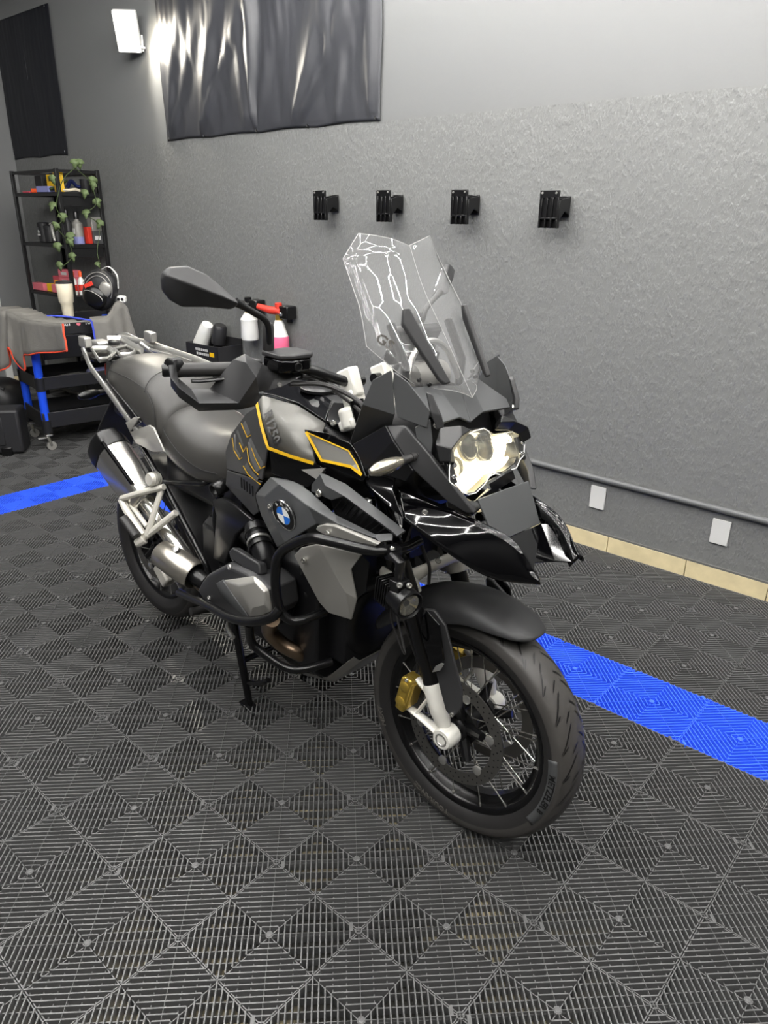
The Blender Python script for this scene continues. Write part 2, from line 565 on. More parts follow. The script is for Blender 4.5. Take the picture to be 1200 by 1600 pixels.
# ------------------------------------------------------------------ ceiling honeycomb lamp (above the frame, seen in reflections)
def honeycomb():
    root = empty('honeycomb_ceiling_light', (0, 0, 0))
    tag(root, 'honeycomb of white light tubes on the ceiling above the motorcycle', 'ceiling light')
    R = 0.56
    edges = {}
    for i in range(-6, 7):
        for j in range(-5, 6):
            cx = i * R * 1.5; cy = (j + 0.5 * (i % 2)) * R * math.sqrt(3)
            if abs(cx) > 3.0 or abs(cy) > 2.3: continue
            pts = [(cx + R * math.cos(k * PI / 3), cy + R * math.sin(k * PI / 3)) for k in range(6)]
            for a, b in zip(pts, pts[1:] + pts[:1]):
                key = tuple(sorted((tuple(round(v, 2) for v in a), tuple(round(v, 2) for v in b))))
                edges[key] = (a, b)
    ox, oy, oz = HEX_POS
    for a, b in edges.values():
        A, B = V(a[0] + ox, a[1] + oy, oz), V(b[0] + ox, b[1] + oy, oz)
        d = (B - A).normalized()
        tube('light_tube', [A + d * 0.025, B - d * 0.025], 0.0095, 'lamp_on', root, n=6)
HEX_POS = (-1.15, 0.70, 3.32)
honeycomb()


# ================================================================== THE MOTORCYCLE  (own frame: x forward, y left, z up, origin under the rear axle)
B = empty('motorcycle')
B.matrix_world = Matrix(((0.998350, 0.044957, 0.035724, -2.438158), (-0.045981, 0.998539, 0.028400, 1.443838), (-0.034395, -0.029996, 0.998958, 0.052477), (0.000000, 0.000000, 0.000000, 1.000000)))
tag(B, 'black and silver touring motorcycle with tall clear windscreen and lit headlight on centre stand', 'motorcycle')

def both(fn, pts, *a, **k):
    fn(pts, *a, **k); return fn([mir(p) for p in pts], *a, **k)

def facet(name, pts, faces, m, th=0.004, two=True, parent=None, bevel=0.0025, sub=0, smooth=30):
    par = parent or B
    def one(P, flip):
        bm = bmesh.new(); bm_data(bm, P, faces)
        bmesh.ops.recalc_face_normals(bm, faces=bm.faces)
        c = Vector((0.9, 0, 0.75)); s = 0
        for f in bm.faces: s += f.normal.dot(f.calc_center_median() - c) * f.calc_area()
        if s < 0: bmesh.ops.reverse_faces(bm, faces=bm.faces)
        me = bpy.data.meshes.new(name); bm.to_mesh(me); bm.free()
        o = bpy.data.objects.new(name, me); me.materials.append(MATS[m])
        for p in me.polygons: p.use_smooth = True
        me.set_sharp_from_angle(angle=math.radians(smooth))
        sm = o.modifiers.new('solid', 'SOLIDIFY'); sm.thickness = th; sm.offset = -1
        if bevel:
            bv = o.modifiers.new('bevel', 'BEVEL'); bv.width = bevel; bv.segments = 2; bv.limit_method = 'ANGLE'; bv.angle_limit = math.radians(14)
            bv.harden_normals = True
        if sub:
            s2 = o.modifiers.new('sub', 'SUBSURF'); s2.levels = sub; s2.render_levels = sub
        return link(o, par)
    a = one(pts, False)
    if two: one([mir(p) for p in pts], True)
    return a

def bolt(p, d, r=0.006, parent=None, m='alu_bright', name='bolt'):
    p = Vector(p); d = Vector(d).normalized()
    bm = bmesh.new()
    add_lathe(bm, p, d, [(-0.004, r), (0.001, r), (0.003, r * 0.8), (0.0032, r * 0.5), (0.0012, r * 0.45), (0.0012, 0.0001)], 12)
    return from_bm(name, bm, m, parent or B)

# ---- steering geometry
RAKE = math.radians(25.7); STEER = math.radians(2.09)
SAX = V(-math.sin(RAKE), 0, math.cos(RAKE)); SPIV = V(1.525 + 0.1006, 0, 0)
SROT = Matrix.Rotation(STEER, 3, SAX)
def st(p): return SPIV + SROT @ (Vector(p) - SPIV)
def sd(d): return SROT @ Vector(d)
FA = st((1.525, 0, 0.3253)); FY = sd((0, 1, 0)); FX = sd((1, 0, 0)); FZ = sd((0, 0, 1))
def fw(x, y, z): return FA + FX * x + FY * y + FZ * z       # front wheel coordinates about the axle
RA = V(0, 0, 0.318)

# ---- wheels
def tyre_profile(Ro, Ri, hw, rw):
    pr = []
    for k in range(13):
        t = -PI / 2 + PI * k / 12
        pr.append((hw * math.sin(t), Ro - 0.50 * hw * (1 - math.cos(t)) - (0.012 if k in (0, 12) else 0)))
    pr += [(hw * 0.99, Ri + 0.028), (rw + 0.006, Ri + 0.006), (rw, Ri), (rw - 0.004, Ri - 0.006), (-rw + 0.004, Ri - 0.006), (-rw, Ri), (-rw - 0.006, Ri + 0.006), (-hw * 0.99, Ri + 0.028)]
    return pr

def make_wheel(prefix, C, ax, fx, fz, Ro, Ri, hw, rw, hub_r, hub_w, disc_y, disc_r, nsp):
    rim_prof = [(-rw - 0.001, Ri - 0.003), (-rw + 0.001, Ri + 0.003), (-rw + 0.005, Ri + 0.005), (-rw + 0.009, Ri - 0.004), (-rw + 0.016, Ri - 0.014), (-rw * 0.45, Ri - 0.018), (-rw * 0.32, Ri - 0.034),
                (rw * 0.32, Ri - 0.034), (rw * 0.45, Ri - 0.018), (rw - 0.016, Ri - 0.014), (rw - 0.009, Ri - 0.004), (rw - 0.005, Ri + 0.005), (rw - 0.001, Ri + 0.003), (rw + 0.001, Ri - 0.003),
                (rw, Ri - 0.012), (rw - 0.010, Ri - 0.022), (rw * 0.5, Ri - 0.026), (rw * 0.3, Ri - 0.041), (-rw * 0.3, Ri - 0.041), (-rw * 0.5, Ri - 0.026), (-rw + 0.010, Ri - 0.022), (-rw, Ri - 0.012)]
    W = ring(prefix + '_wheel', C, ax, rim_prof, 'rim_black', B, n=120, smooth=50)
    ty = ring('tyre', C, ax, tyre_profile(Ro, Ri, hw, rw), ['tread', 'rubber'], W, n=96, smooth=60)
    for p in ty.data.polygons:
        c = p.center - C; r = (c - ax * c.dot(ax)).length
        p.material_index = 0 if r > Ro - 0.034 else 1
    # tread grooves: dark slivers let into the crown, joined as one part
    bm = bmesh.new()
    def crown(t, l, dr=0.0):
        s = max(-0.999, min(0.999, l / hw))
        r = Ro - 0.50 * hw * (1 - math.sqrt(1 - s * s)) + dr
        return C + ax * l + (fx * math.cos(t) + fz * math.sin(t)) * r
    N = 26
    for k in range(N):
        t0 = 2 * PI * k / N
        for s in (-1, 1):
            for (la, lb, ta, tb, w) in ((0.012, hw * 0.93, 0.02, -0.20, 0.0034), (0.005, 0.030, 0.10, 0.03, 0.0028), (hw * 0.62, hw * 0.9, 0.10, 0.04, 0.0026)):
                n = 6; A = []; D = []
                for q in range(n + 1):
                    f = q / n
                    l = s * (la + (lb - la) * f); t = t0 + (0.5 * PI / N if s > 0 else 0) + ta + (tb - ta) * f ** 1.3
                    e = w * (1 - abs(2 * f - 1) ** 3) + 0.0003
                    A.append(crown(t - e / Ro, l, 0.0013)); D.append(crown(t + e / Ro, l, 0.0013))
                va = [bm.verts.new(p) for p in A]; vd = [bm.verts.new(p) for p in D]
                for q in range(n): bm.faces.new((va[q], va[q + 1], vd[q + 1], vd[q]))
    g = from_bm('tread_groove', bm, 'black_semi', W); g['kind'] = 'stuff'
    # hub
    bm = bmesh.new()
    add_lathe(bm, C - ax * hub_w, ax, [(0, 0.024), (0.004, hub_r), (0.014, hub_r), (0.018, hub_r * 0.55), (hub_w * 2 - 0.018, hub_r * 0.55), (hub_w * 2 - 0.014, hub_r), (hub_w * 2 - 0.004, hub_r), (hub_w * 2, 0.024)], 28)
    for k in range(5):
        for s in (-1, 1):
            t = 2 * PI * k / 5 + 0.3
            e = fx * math.cos(t) + fz * math.sin(t)
            add_tube(bm, [C + ax * s * hub_w * 0.98 + e * 0.03, C + ax * s * abs(disc_y) * 0.97 + e * 0.088], [0.016, 0.011], 8)
    from_bm('hub', bm, 'black_semi', W)
    # crossed spokes from the rim flanges to the hub
    for k in range(nsp):
        for s in (-1, 1):
            t = 2 * PI * (k + (0.25 if s > 0 else 0)) / nsp
            o2 = 0.55 if k % 2 else -0.55
            a = C + ax * s * (rw - 0.008) + (fx * math.cos(t) + fz * math.sin(t)) * (Ri - 0.016)
            b = C + ax * s * (hub_w - 0.009) + (fx * math.cos(t + o2) + fz * math.sin(t + o2)) * hub_r * 0.95
            bm = bmesh.new(); add_tube(bm, [a, b], 0.0019, 5); add_tube(bm, [a, a + (b - a).normalized() * 0.012], 0.0034, 6)
            from_bm('spoke', bm, 'alu_bright', W)
    return W

def brake_disc(W, C, ax, fx, fz, y, R, ri, m='disc_steel'):
    bm = bmesh.new(); add_ring(bm, C + ax * y, ax, [(-0.0022, ri), (0.0022, ri), (0.0022, R), (-0.0022, R)], 64)
    d = from_bm('brake_disc', bm, m, W, smooth=30)
    bm = bmesh.new()
    sgn = 1 if y > 0 else -1
    for k in range(90):
        t = 2 * PI * k / 90; r = ri + 0.008 + (R - ri - 0.014) * ((k * 2) % 5) / 4.0
        c = C + ax * (y + sgn * 0.0026) + (fx * math.cos(t) + fz * math.sin(t)) * r
        u = fx; w = fz
        vs = [bm.verts.new(c + (u * math.cos(q * PI / 3) + w * math.sin(q * PI / 3)) * 0.0026) for q in range(6)]
        bm.faces.new(vs)
    g = from_bm('disc_hole', bm, 'black_semi', W); g['kind'] = 'stuff'
    for k in range(6):
        t = 2 * PI * k / 6 + 0.3
        e = fx * math.cos(t) + fz * math.sin(t)
        lathe('disc_rivet', C + ax * (y + sgn * 0.001) + e * (ri - 0.003), ax * sgn, [(-0.003, 0.013), (0.003, 0.013), (0.005, 0.009), (0.005, 0.001)], 'alu', W, n=14)

FWH = make_wheel('front', FA, FY, FX, FZ, 0.3253, 0.252, 0.060, 0.046, 0.052, 0.050, -0.072, 0.1525, 16)
brake_disc(FWH, FA, FY, FX, FZ, -0.072, 0.1525, 0.118)
brake_disc(FWH, FA, FY, FX, FZ, 0.072, 0.1525, 0.118)
RWH = make_wheel('rear', RA, V(0, 1, 0), V(1, 0, 0), V(0, 0, 1), 0.318, 0.2285, 0.085, 0.066, 0.062, 0.055, -0.085, 0.138, 16)
brake_disc(RWH, RA, V(0, 1, 0), V(1, 0, 0), V(0, 0, 1), -0.085, 0.138, 0.104)

# lettering moulded on the sidewall, bent round the wheel
def sidewall_text(s, ang, r, size, m):
    me = text_mesh(s, size, 0.0003)
    for v in me.vertices:
        a = ang - v.co.x / r; rr = r + v.co.y
        lat = -(0.0592 - 0.0035 * abs((rr - 0.284) / 0.02))
        v.co = FA + FX * (math.cos(a) * rr) + FZ * (math.sin(a) * rr) + FY * (lat - 0.0022 - v.co.z)
    me.materials.clear(); me.materials.append(MATS[m])
    o = link(bpy.data.objects.new('lettering', me), FWH)
    return o
SWT = 1

# ---- telelever fork
for s in (-1, 1):
    def leg(h, dx=0.0, dy=0.0): return fw(dx - 0.481 * h, s * 0.105 + dy * s, h)
    L = lathe('fork_slider', leg(0.115), (leg(0.4) - leg(0.115)), [(0, 0.0225), (0.02, 0.0245), (0.30, 0.0245), (0.31, 0.027), (0.34, 0.027), (0.345, 0.021), (0.40, 0.021)], 'black_semi', B, n=20)
    lathe('fork_stanchion', leg(0.36), (leg(0.8) - leg(0.36)), [(0, 0.0195), (0.50, 0.0195)], 'black_gloss', L, n=16)
    # bright cast foot: sleeve, axle eye and caliper carrier
    bm = bmesh.new()
    add_lathe(bm, leg(0.02), leg(0.15) - leg(0.02), [(0, 0.016), (0.02, 0.021), (0.05, 0.0265), (0.118, 0.0275), (0.125, 0.025)], 20)
    add_lathe(bm, fw(0, s * 0.080, 0), FY * s, [(0, 0.020), (0.004, 0.030), (0.044, 0.030), (0.050, 0.026), (0.050, 0.012)], 22)
    add_tube(bm, [fw(-0.005, s * 0.105, 0.0), fw(-0.066, s * 0.107, 0.008), fw(-0.132, s * 0.107, 0.020)], [0.024, 0.014, 0.012], 10, flat=0.55)
    add_tube(bm, [leg(0.105, -0.018), fw(-0.100, s * 0.107, 0.115), fw(-0.112, s * 0.107, 0.122)], [0.018, 0.012, 0.010], 10, flat=0.6)
    add_tube(bm, [leg(0.10, -0.012), fw(-0.102, s * 0.107, 0.018)], [0.010, 0.009], 8, flat=0.6)
    foot = from_bm('fork_foot', bm, 'alu_white', B, smooth=50)
    lathe('axle_bolt', fw(0, s * 0.125, 0), FY * s, [(0, 0.018), (0.0065, 0.018), (0.007, 0.0145), (0.002, 0.011), (0.0, 0.001)], 'alu', foot, n=18)
    lathe('axle_spacer', fw(0, s * 0.052, 0), FY * s, [(0, 0.030), (0.012, 0.033), (0.018, 0.026), (0.028, 0.026)], 'black_semi', foot, n=20)
    # four-pot caliper
    c0 = fw(-0.133, s * 0.098, 0.075)
    ca = (fw(-0.118, s * 0.098, 0.12) - fw(-0.138, s * 0.098, 0.02)).normalized(); cb = ca.cross(FY).normalized()
    bm = bmesh.new()
    R3 = Matrix((cb, FY, ca)).transposed()
    add_box(bm, c0 + FY * s * 0.010, (0.044, 0.050, 0.088), R3)
    add_box(bm, c0 + FY * s * 0.030 - cb * 0.002, (0.030, 0.022, 0.112), R3)
    cal = from_bm('brake_caliper', bm, 'gold', B, bevel=0.006, seg=3)
    for q in (-0.026, 0.026):
        lathe('caliper_cap', c0 + ca * q + FY * s * 0.030, FY * s, [(0, 0.016), (0.012, 0.016), (0.015, 0.012), (0.015, 0.001)], 'gold', cal, n=16)
    bolt(c0 + ca * 0.050 + FY * s * 0.040, FY * s, 0.006, cal, 'alu')
    tube('brake_line', smooth_path([c0 + ca * 0.055, c0 + ca * 0.09 + cb * 0.01, fw(-0.16, s * 0.115, 0.26), fw(-0.20, s * 0.12, 0.36), fw(-0.20, s * 0.10, 0.46), fw(-0.20, s * 0.06, 0.55)], 6), 0.0036, 'rubber', cal, n=6)
# cast fork bridge over the wheel with its steering eye
bm = bmesh.new()
add_tube(bm, [fw(-0.178, -0.135, 0.385), fw(-0.155, -0.06, 0.41), fw(-0.155, 0.06, 0.41), fw(-0.178, 0.135, 0.385)], [0.028, 0.017, 0.017, 0.028], 12, flat=0.62, up=(0, 0, 1))
for s in (-1, 1):
    add_lathe(bm, fw(-0.165, s * 0.105, 0.35), SROT @ SAX, [(0, 0.033), (0.055, 0.033), (0.057, 0.026)], 20)
from_bm('fork_bridge', bm, 'alu_cast', B, bevel=0.002)
# telelever wishbone back to the engine
for s in (-1, 1):
    tube('wishbone_arm', [fw(-0.20, s * 0.03, 0.40), (1.16, s * 0.10, 0.60), (1.02, s * 0.15, 0.55)], [0.022, 0.020, 0.020], 'engine_black', B, n=10)
tube('shock_spring', [(1.22 - 0.1 * t + 0.034 * math.cos(t * 40), 0.034 * math.sin(t * 40), 0.62 + 0.32 * t) for t in [i / 90 for i in range(91)]], 0.005, 'black_semi', B, n=6)
cyl('front_shock', (1.23, 0, 0.60), (1.11, 0, 0.98), 0.019, 'alu', B)

# ---- front mudguard: a saddle over the tyre, pinched to a nose in front
rows = []
for (deg, w, R0, drop) in ((63.5, 0.012, 0.372, 0.004), (64.5, 0.042, 0.374, 0.010), (67.5, 0.064, 0.377, 0.022), (73, 0.079, 0.380, 0.034), (80, 0.086, 0.384, 0.050), (88, 0.089, 0.386, 0.058),
                           (97, 0.090, 0.388, 0.075), (108, 0.089, 0.388, 0.095), (120, 0.086, 0.386, 0.080), (134, 0.082, 0.384, 0.055), (150, 0.078, 0.382, 0.045)):
    a = math.radians(deg); e = (math.cos(a), math.sin(a))
    row = []
    for k in range(13):
        u = -1 + 2 * k / 12
        y = w * math.sin(u * PI / 2 * 0.98)
        r = R0 - drop * (1 - math.cos(u * PI / 2)) ** 1.15
        row.append(fw(e[0] * r, y, e[1] * r))
    rows.append(row)
grid_surf('front_mudguard', rows, 'black_matte', B, solid=0.004, offset=-1, sub=1, smooth=180)
# fork leg guards with a glossy insert
for s in (-1, 1):
    Q = [(1.4669, -0.1250, 0.6839), (1.5091, -0.1280, 0.6591), (1.5516, -0.1300, 0.5676), (1.5793, -0.1300, 0.5039), (1.5845, -0.1300, 0.4612), (1.5715, -0.1320, 0.4297), (1.5552, -0.1360, 0.4204), (1.5423, -0.1400, 0.4345), (1.5108, -0.1450, 0.5120), (1.4771, -0.1450, 0.5925), (1.4414, -0.1400, 0.6510), (1.4405, -0.1350, 0.6797)]
    if s > 0: Q = [mir(p) for p in Q][::-1]
    g = plate('fork_guard', Q, 0.012, 'black_matte', B, nrm=(0.42, s * 0.9, 0.12), bevel=0.004)
    Q2 = [(1.4484, -0.1500, 0.6270), (1.4490, -0.1480, 0.6666), (1.4617, -0.1460, 0.6894), (1.5025, -0.1430, 0.6673), (1.5273, -0.1440, 0.5799), (1.5175, -0.1460, 0.5536), (1.4984, -0.1500, 0.5305)]
    if s > 0: Q2 = [mir(p) for p in Q2][::-1]
    Q2 = [Vector(p) + V(0.42, s * 0.9, 0.12) * 0.006 for p in Q2]
    plate('guard_insert', Q2, 0.008, 'black_gloss', g, nrm=(0.42, s * 0.9, 0.12), bevel=0.003)
    q = [(1.4994, -0.1515, 0.5336), (1.5068, -0.1505, 0.5538), (1.5227, -0.1495, 0.5708), (1.5315, -0.1480, 0.5727), (1.5225, -0.1490, 0.5500)]
    if s > 0: q = [mir(p) for p in q][::-1]
    q = [Vector(p) + V(0.42, s * 0.9, 0.12) * 0.007 for p in q]
    plate('reflector', q, 0.005, 'alu', g, nrm=(0.42, s * 0.9, 0.12), bevel=0.001)
    bb = (1.5633, -0.1400, 0.4329)
    bolt(bb if s < 0 else mir(bb), (0.42, s * 0.9, 0.12), 0.006, g)

# ---- beak: two broad gloss wings with a matte tongue sunk between them
bu = [(1.3492, -0.1600, 0.9791), (1.4084, -0.1450, 0.9677), (1.4883, -0.1300, 0.9604), (1.5597, -0.1100, 0.9596), (1.6409, -0.1000, 0.9302), (1.6927, -0.0870, 0.8862), (1.7166, -0.0830, 0.8550)]
bl = [(1.4183, -0.2050, 0.9281), (1.4672, -0.1950, 0.9021), (1.5319, -0.1780, 0.8773), (1.5851, -0.1520, 0.8590), (1.6267, -0.1350, 0.8394), (1.6736, -0.1060, 0.8294), (1.7255, -0.0900, 0.8483)]
for s in (1, -1):
    rows = []
    for k in (0, 2, 4, 6):
        u_, l_ = Vector(bu[k]), Vector(bl[k])
        rows.append([p if s > 0 else V(*mir(p)) for p in (u_, l_)])
    cols_ = [smooth_path([r[q] for r in rows], 14) for q in range(2)]
    net = []
    for p, q in zip(*cols_):
        o_ = V(0.2, -0.75 * s, 0.6).normalized()
        net.append([p.lerp(q, t / 8) + o_ * 0.006 * math.sin(PI * t / 8) for t in range(9)])
    grid_surf('beak_wing', net, 'black_gloss', B, solid=0.005, offset=0, smooth=180)
    inner = [[p + V(0, 0, 0) for p in cols_[0]], [p + V(-0.012, 0.014 * s, -0.024) for p in cols_[0]]]
    grid_surf('beak_lip', inner, 'black_gloss', B, solid=0.003, offset=0, smooth=60)
ta, tb_, tc_, td, te, tf = (1.6256, -0.0780, 0.9169), (1.5727, 0.0720, 0.8914), (1.5573, 0.0800, 0.9452), (1.5514, 0.0000, 0.9982), (1.5547, -0.0550, 0.9867), (1.5379, -0.1000, 0.9562)
def dn(p, d=0.006): return (p[0] - d * 0.3, p[1], p[2] - d)
TC = Vector(ta).lerp(Vector(tb_), 0.5)
hw = 0.090
fx0, fz0 = TC.x, TC.z - 0.002
bx_, bz_ = td[0], td[2] - 0.004
pts = [(fx0, -hw, fz0), (fx0, hw, fz0), (bx_ - 0.008, hw + 0.012, bz_), (bx_, 0, bz_ + 0.006), (bx_ - 0.008, -hw - 0.012, bz_), ((fx0 + bx_) / 2, 0, (fz0 + bz_) / 2 + 0.012)]
facet('beak_tongue', pts, [(0, 1, 5), (1, 2, 3, 5), (3, 4, 0, 5)], 'charcoal', 0.006, two=False, smooth=50)
na, nb = (1.6771, 0.0400, 0.8538), (1.6947, -0.0400, 0.8481)
nx, nz = (na[0] + nb[0]) / 2, (na[2] + nb[2]) / 2
pts = [(fx0, -hw, fz0), (fx0, hw, fz0), (nx - 0.006, 0.045, nz - 0.006), (nx - 0.006, -0.045, nz - 0.006), (bu[6][0] - 0.004, -0.080, bu[6][2] - 0.012), (bu[6][0] - 0.004, 0.080, bu[6][2] - 0.012), (bu[4][0], -0.092, bu[4][2] - 0.014), (bu[4][0], 0.092, bu[4][2] - 0.014), (nx - 0.035, 0, nz - 0.006)]
facet('beak_floor', pts, [(0, 1, 2, 8, 3), (0, 3, 4, 6), (1, 7, 5, 2)], 'black_gloss', 0.005, two=False, bevel=0.002)

# ---- gloss flank that runs from the beak back to the tank
pts = [(1.2807, -0.2050, 0.9999), (1.3261, -0.1850, 1.0165), (1.3572, -0.1780, 1.0127), (1.3628, -0.1900, 0.9835), (1.3975, -0.2050, 0.9580), (1.4243, -0.2120, 0.9335), (1.3599, -0.2150, 0.9566), (1.2956, -0.2120, 0.9814), (1.3226, -0.1970, 0.9941)]
facet('flank_panel', pts, [(0, 1, 8), (1, 2, 3, 8), (8, 3, 4, 6, 7), (4, 5, 6), (0, 8, 7)], 'black_gloss', 0.006, bevel=0.003, smooth=60)

# ---- headlamp

LN = V(math.cos(math.radians(25)), 0, math.sin(math.radians(25)))
def shift(P, d): return [Vector(p) + LN * d for p in P]
lampo = [(1.4555, -0.1093, 1.0648), (1.4466, -0.0920, 1.0838), (1.4361, -0.0422, 1.1064), (1.4341, 0.0136, 1.1107), (1.4361, 0.0523, 1.1065), (1.4432, 0.0768, 1.0911), (1.4446, 0.1157, 1.0882), (1.4442, 0.1603, 1.0890), (1.4485, 0.1815, 1.0798), (1.4644, 0.1658, 1.0458), (1.4775, 0.1276, 1.0175), (1.4819, 0.0796, 1.0083), (1.4808, 0.0356, 1.0105), (1.4864, -0.0005, 0.9986), (1.4922, -0.0459, 0.9862), (1.4902, -0.0804, 0.9903), (1.4836, -0.1097, 1.0045), (1.4742, -0.1218, 1.0247)]
lc = sum((Vector(p) for p in lampo), Vector()) / len(lampo)
def scaled(P, k, d=0): return [lc + (Vector(p) - lc) * k + LN * d for p in P]
# shell of the lamp: bezel ring, body tapering back
bm = bmesh.new()
add_loft(bm, [scaled(lampo, 0.75, -0.16), scaled(lampo, 1.10, -0.085), scaled(lampo, 1.13, -0.03), scaled(lampo, 1.10, -0.004), scaled(lampo, 1.03, 0.0), scaled(lampo, 1.0, -0.012), scaled(lampo, 0.96, -0.035)], True, True)
LAMP = from_bm('headlamp', bm, 'black_semi', B, smooth=35, bevel=0.002)
plate('reflector_bowl', scaled(lampo, 0.97, -0.026), 0.006, 'led_soft', LAMP, nrm=LN, bevel=0)
def lampline(P, r, m, nm):
    return tube(nm, smooth_path(P, 6), r, m, LAMP, n=8)
lampline(shift([(1.4720, -0.1106, 1.0294), (1.4783, -0.0907, 1.0160), (1.4772, -0.0515, 1.0183), (1.4702, -0.0104, 1.0333), (1.4702, 0.0302, 1.0333), (1.4721, 0.0702, 1.0291), (1.4641, 0.1076, 1.0464), (1.4517, 0.1279, 1.0729)], -0.014), 0.0075, 'led_on', 'daylight_strip')
lampline(shift([(1.4793, -0.1150, 1.0138), (1.4850, -0.0875, 1.0015), (1.4851, -0.0442, 1.0014), (1.4790, -0.0087, 1.0145), (1.4766, 0.0344, 1.0195), (1.4778, 0.0808, 1.0169), (1.4709, 0.1230, 1.0318), (1.4549, 0.1525, 1.0661), (1.4481, 0.1453, 1.0807)], -0.013), 0.0035, 'led_on', 'daylight_strip')
for (c, r) in (((1.4493, -0.0057, 1.0781), 0.030), ((1.4555, 0.0494, 1.0648), 0.032), ((1.4646, -0.0687, 1.0452), 0.022)):
    lathe('projector_lens', Vector(c) - LN * 0.03, LN, [(0, r), (0.014, r), (0.020, r * 0.86), (0.026, r * 0.5), (0.028, 0.001)], 'lens_clear', LAMP, n=24)
    lathe('lens_ring', Vector(c) - LN * 0.03, LN, [(0, r * 1.16), (0.012, r * 1.16), (0.014, r * 1.02), (0.004, r * 1.0)], 'reflector', LAMP, n=24)
tube('lens_divider', [Vector((1.4481, 0.0409, 1.0807)) - LN * 0.012, Vector((1.4398, 0.0283, 1.0985)) - LN * 0.008, Vector((1.4398, 0.0566, 1.0986)) - LN * 0.006, Vector((1.4480, 0.0670, 1.0809)) - LN * 0.008], 0.004, 'decal_dark', LAMP, n=8)
plate('lamp_lens', scaled(lampo, 0.99, -0.001), 0.002, 'lens_clear', LAMP, nrm=LN, bevel=0)
# lower chin of the lamp and side clamp
facet('lamp_chin', [(1.4960, -0.1100, 0.9816), (1.5251, -0.0900, 0.9811), (1.5273, -0.0300, 0.9979), (1.5136, -0.0200, 1.0028), (1.5214, 0.0300, 1.0199), (1.5156, 0.0700, 1.0197), (1.5067, 0.1000, 0.9892), (1.4953, 0.0500, 0.9685), (1.5355, -0.0600, 0.9660), (1.5502, -0.1200, 0.9668)],
      [(0, 1, 8, 9), (1, 2, 7, 8), (2, 3, 4, 7), (4, 5, 6, 7)], 'black_semi', 0.01, two=False)
# clear stone guard standing in front of the lamp on brackets
gd = [(1.4843, -0.1405, 1.0786), (1.4794, -0.1326, 1.0893), (1.4718, -0.1086, 1.1054), (1.4653, -0.0678, 1.1194), (1.4634, -0.0266, 1.1235), (1.4635, 0.0029, 1.1234), (1.4675, 0.0179, 1.1148), (1.4747, 0.0274, 1.0992), (1.4738, 0.0659, 1.1012), (1.4744, 0.1381, 1.0998), (1.4783, 0.1440, 1.0916), (1.4846, 0.1448, 1.0781), (1.4876, 0.1488, 1.0715), (1.5012, 0.1311, 1.0424), (1.5039, 0.1132, 1.0367), (1.5112, 0.0895, 1.0210), (1.5121, 0.0406, 1.0191), (1.5127, 0.0205, 1.0178), (1.5099, 0.0039, 1.0238), (1.5108, -0.0196, 1.0218), (1.5165, -0.0436, 1.0097), (1.5217, -0.0813, 0.9985), (1.5210, -0.1090, 1.0000), (1.5162, -0.1324, 1.0102), (1.5113, -0.1415, 1.0208), (1.5042, -0.1586, 1.0361), (1.5022, -0.1601, 1.0404), (1.4933, -0.1520, 1.0594)]
GD = plate('lamp_guard', gd, 0.004, 'lens_clear', B, nrm=LN, bevel=0.0012)
gr = [Vector(p) for p in gd]
tube('guard_edge', gr + [gr[0]], 0.0014, 'bottle_white', GD, n=5)
for (a, q) in (((1.4899, -0.1332, 1.0667), 1), ((1.5003, -0.1427, 1.0444), 1), ((1.4882, 0.1371, 1.0704), -1), ((1.4982, 0.1243, 1.0488), -1)):
    bolt(Vector(a) + LN * 0.002, LN, 0.0065, GD, 'chrome')
for (a, q) in (((1.4947, -0.1421, 1.0563), -1), ((1.4931, 0.1294, 1.0598), 1)):
    a = Vector(a)
    box('guard_bracket', a - LN * 0.028, (0.050, 0.012, 0.040), 'black_semi', GD, rot=Matrix.Rotation(-math.radians(25), 3, 'Y'), bevel=0.002)
    box('guard_clamp', a - LN * 0.006 , (0.010, 0.020, 0.058), 'black_semi', GD, rot=Matrix.Rotation(-math.radians(25), 3, 'Y'), bevel=0.002)

# ---- nose panel over the lamp, and the pillars each side
pts = [(1.3648, -0.1250, 1.2105), (1.4243, -0.1420, 1.1694), (1.4427, -0.1350, 1.1519), (1.4274, -0.0450, 1.1496), (1.4267, 0.0000, 1.1301), (1.4183, 0.0000, 1.2117), (1.3956, -0.0600, 1.2146)]
pts = [(p[0] - (0.035 if k in (0, 5, 6) else 0.0), p[1], p[2]) for k, p in enumerate(pts)]
facet('nose_panel', pts, [(0, 1, 2, 3, 6), (6, 3, 4, 5)], 'charcoal', 0.008, bevel=0.003)
hs = [(1.4459, -0.1380, 1.1458), (1.4581, -0.0800, 1.1438), (1.4731, -0.0550, 1.1328), (1.4836, -0.1050, 1.1286), (1.4932, -0.1500, 1.1095), (1.4991, -0.1600, 1.0820), (1.4727, -0.1650, 1.0759), (1.4518, -0.1580, 1.1107)]
facet('lamp_housing', hs, [(0, 1, 3, 4, 7), (1, 2, 3), (7, 4, 5, 6)], 'black_semi', 0.03, bevel=0.003)
p2 = [(1.4303, -0.1550, 1.2187), (1.4566, -0.1500, 1.1749), (1.4626, -0.1450, 1.1494), (1.4514, -0.1550, 1.1425), (1.4356, -0.1650, 1.1797), (1.4181, -0.1650, 1.2232)]
facet('nose_side', p2, [(0, 1, 4, 5), (1, 2, 3, 4)], 'black_matte', 0.012, bevel=0.003)
for a in ((1.4446, -0.1480, 1.1500),):
    bolt(a, (0.8, -0.5, 0.3), 0.008); bolt(mir(a), (0.8, 0.5, 0.3), 0.008)
